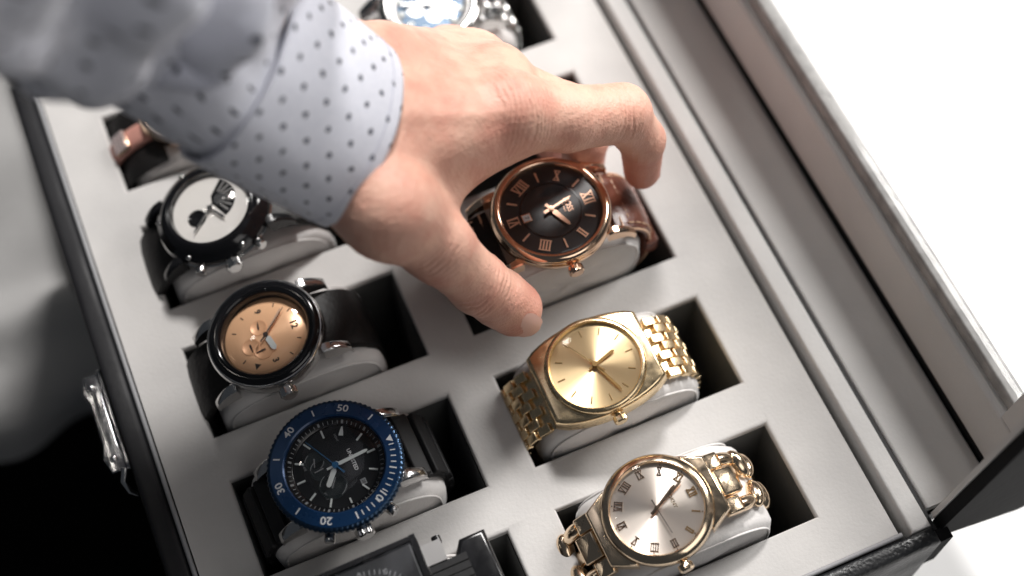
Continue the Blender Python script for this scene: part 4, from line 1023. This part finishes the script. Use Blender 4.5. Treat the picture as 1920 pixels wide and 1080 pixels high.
# cuff and sleeve: lofted rings in millimetres along the arm, unrolled for the dot print
def cloth_tube(name, rings_fn, ns, nt, parent, thick):
    V = []; UV = []
    for i in range(ns+1):
        for k in range(nt+1):
            p, uv = rings_fn(i/ns, k/nt); V.append(tuple((np.array(p)-P0)*S)); UV.append(uv)
    Fc = [(i*(nt+1)+k, i*(nt+1)+k+1, (i+1)*(nt+1)+k+1, (i+1)*(nt+1)+k) for i in range(ns) for k in range(nt)]
    me = bpy.data.meshes.new(name); me.from_pydata(V, [], Fc); me.update()
    ul = me.uv_layers.new(name='UVMap')
    li = np.zeros(len(me.loops), np.int32); me.loops.foreach_get('vertex_index', li)
    ul.data.foreach_set('uv', np.array(UV, np.float32)[li].reshape(-1))
    me.polygons.foreach_set('use_smooth', [True]*len(me.polygons))
    me.materials.append(MT['shirt'])
    o = bpy.data.objects.new(name, me); COL.objects.link(o); o.parent = parent
    sm = o.modifiers.new('thickness', 'SOLIDIFY'); sm.thickness = thick*S; sm.offset = -1
    return o
def nz(x, y, z=0.0): return mnoise.noise(Vector((x, y, z)))
def cuff_pt(s, t):
    a = 2*math.pi*t
    rt, rn = 30.5+2.2*s, 20.5+2.8*s
    r = 1+.02*math.sin(2*a+1+2*s)+.012*nz(3*math.cos(a), 3*math.sin(a), s*2)
    edge = 0.9*math.sin(a*1.0+.6)+.5*math.sin(3*a)
    c = CE3+AX*(s*CLEN+edge*(1-s))
    p = c+TR*(rt*math.cos(a)*r)+NR*(rn*math.sin(a)*r)
    return p, (27.0*2*math.pi*t, s*CLEN*1.15)
cuff = cloth_tube('cuff', cuff_pt, 40, 160, person, 1.3)
st = MB()
for off in (.10,):
    for k in range(120):
        p = [tuple(np.array(cuff_pt(off, (k+q)/120.0)[0])-P0+(TR*math.cos(2*math.pi*k/120)+NR*math.sin(2*math.pi*k/120))*.12) for q in (0, .3, .6)]
        st.tube(p, .16, 4)
o = st.build('stitching', 'thread', cuff, None); o['kind'] = 'stuff'
SP = [CS3-AX*2, CS3+AX*6, J['s1'], J['s2'], J['s3'], J['s3']*2-J['s2']]
def spline(t):
    n = len(SP)-1; x = t*n; i = min(int(x), n-1); f = x-i
    g = lambda k: SP[min(max(k, 0), n)]
    a, b, c, d = g(i-1), g(i), g(i+1), g(i+2)
    return .5*((2*b)+(-a+c)*f+(2*a-5*b+4*c-d)*f*f+(-a+3*b-3*c+d)*f**3)
_sl = [0.0]
for k in range(200): _sl.append(_sl[-1]+float(np.linalg.norm(spline((k+1)/200)-spline(k/200))))
def sleeve_pt(s, t):
    a = 2*math.pi*t; L = _sl[int(round(s*200))]
    c = spline(s); d = spline(min(1, s+.02))-spline(max(0, s-.02)); d /= np.linalg.norm(d)
    tr = TR-d*(TR@d); tr /= np.linalg.norm(tr); nr = np.cross(d, tr)
    puff = .5-.5*math.cos(min(1, L/15.0)*math.pi); far = min(1, L/40.0)
    rt = 29.0+2.5*puff+4*far+.07*L; rn = 19.0+10.0*puff+7*far+.07*L
    # small gathers at the cuff seam, slack rings of cloth pushed up the arm, long diagonal folds
    g = .9*math.sin(a*9+1.2*math.sin(a*2))*math.exp(-L/14.0)*puff
    ph = 2.2*nz(1.3*math.cos(a), 1.3*math.sin(a), .3)+.9*math.sin(a+.6)
    am = 1.05+.45*math.sin(a-.3)
    f = (8.5*math.exp(-((L-16-1.2*ph)/5.2)**2)-9.0*math.exp(-((L-31-3*ph)/6.5)**2)+7.0*math.exp(-((L-41-8*ph)/8)**2)-7.5*math.exp(-((L-60-9*ph)/8)**2)+6.5*math.exp(-((L-82-9*ph)/10)**2)-6*math.exp(-((L-104-9*ph)/9)**2))*am*puff
    f += 8.5*nz(L*.03+5, 1.6*math.cos(a), 1.6*math.sin(a))*far+2.4*nz(L*.07, 4*math.cos(a), 4*math.sin(a))*puff
    p = c+tr*((rt+g+f)*math.cos(a))+nr*((rn+g+f)*math.sin(a))
    return p, (40.0*2*math.pi*t, L*1.1+70+6*puff+f*.6)
cloth_tube('sleeve', sleeve_pt, 110, 190, person, 0.9)

# ------------------------------------------------------------------ the place: white table, dark bench below it, cloth on the bench
def structure(o): o['kind'] = 'structure'; return o
tb = MB(); tb.box(-29.6, 1500, -900, 1500, -110, -75.3); structure(tb.build('table', 'table', None, None))
bn = MB(); bn.box(-900, -34, -27, 900, -150, -127); structure(bn.build('bench', 'darkwood', None, None))
fl = MB(); fl.box(-2500, 2500, -2500, 2500, -820, -800); structure(fl.build('floor', 'darkwood', None, None))
def cloth():
    """cloth bunched on the bench and hanging over its near edge"""
    mb = MB(); nx, ny = 60, 130; idx = {}
    for i in range(nx+1):
        for j in range(ny+1):
            u, v = i/nx, j/ny
            q = 250-v*318                                   # length along the cloth: on the bench down to -55, then hanging
            x = -230+u*190
            over = max(0.0, -23-q)
            bend = min(over/30.0, 1)*math.pi/2
            y = max(q, -23)-19*math.sin(bend); z = -126-19*(1-math.cos(bend))-max(0, over-30)
            h = 22*math.exp(-((q+12+.15*x)/15)**2)+30*math.exp(-((q-92+.1*x)/62)**4)
            h *= .8+.2*math.sin(u*6+v*9)
            h += 2.5+2.2*math.sin(u*13+v*9)+1.6*math.sin(v*41+u*5)
            f = 5*math.sin(u*19+.6)*min(1, over/60)
            x += 5*math.sin(v*15)*(u > .5)
            idx[i, j] = len(mb.v); mb.v.append((x, y-f, z+max(h, 0)))
    for i in range(nx):
        for j in range(ny): mb.f.append((idx[i, j], idx[i+1, j], idx[i+1, j+1], idx[i, j+1]))
    o = mb.build('cloth', 'cloth', None, 180)
    o['label'] = 'blurred pale grey cloth lying left of the watch box'; o['category'] = 'cloth'
cloth()
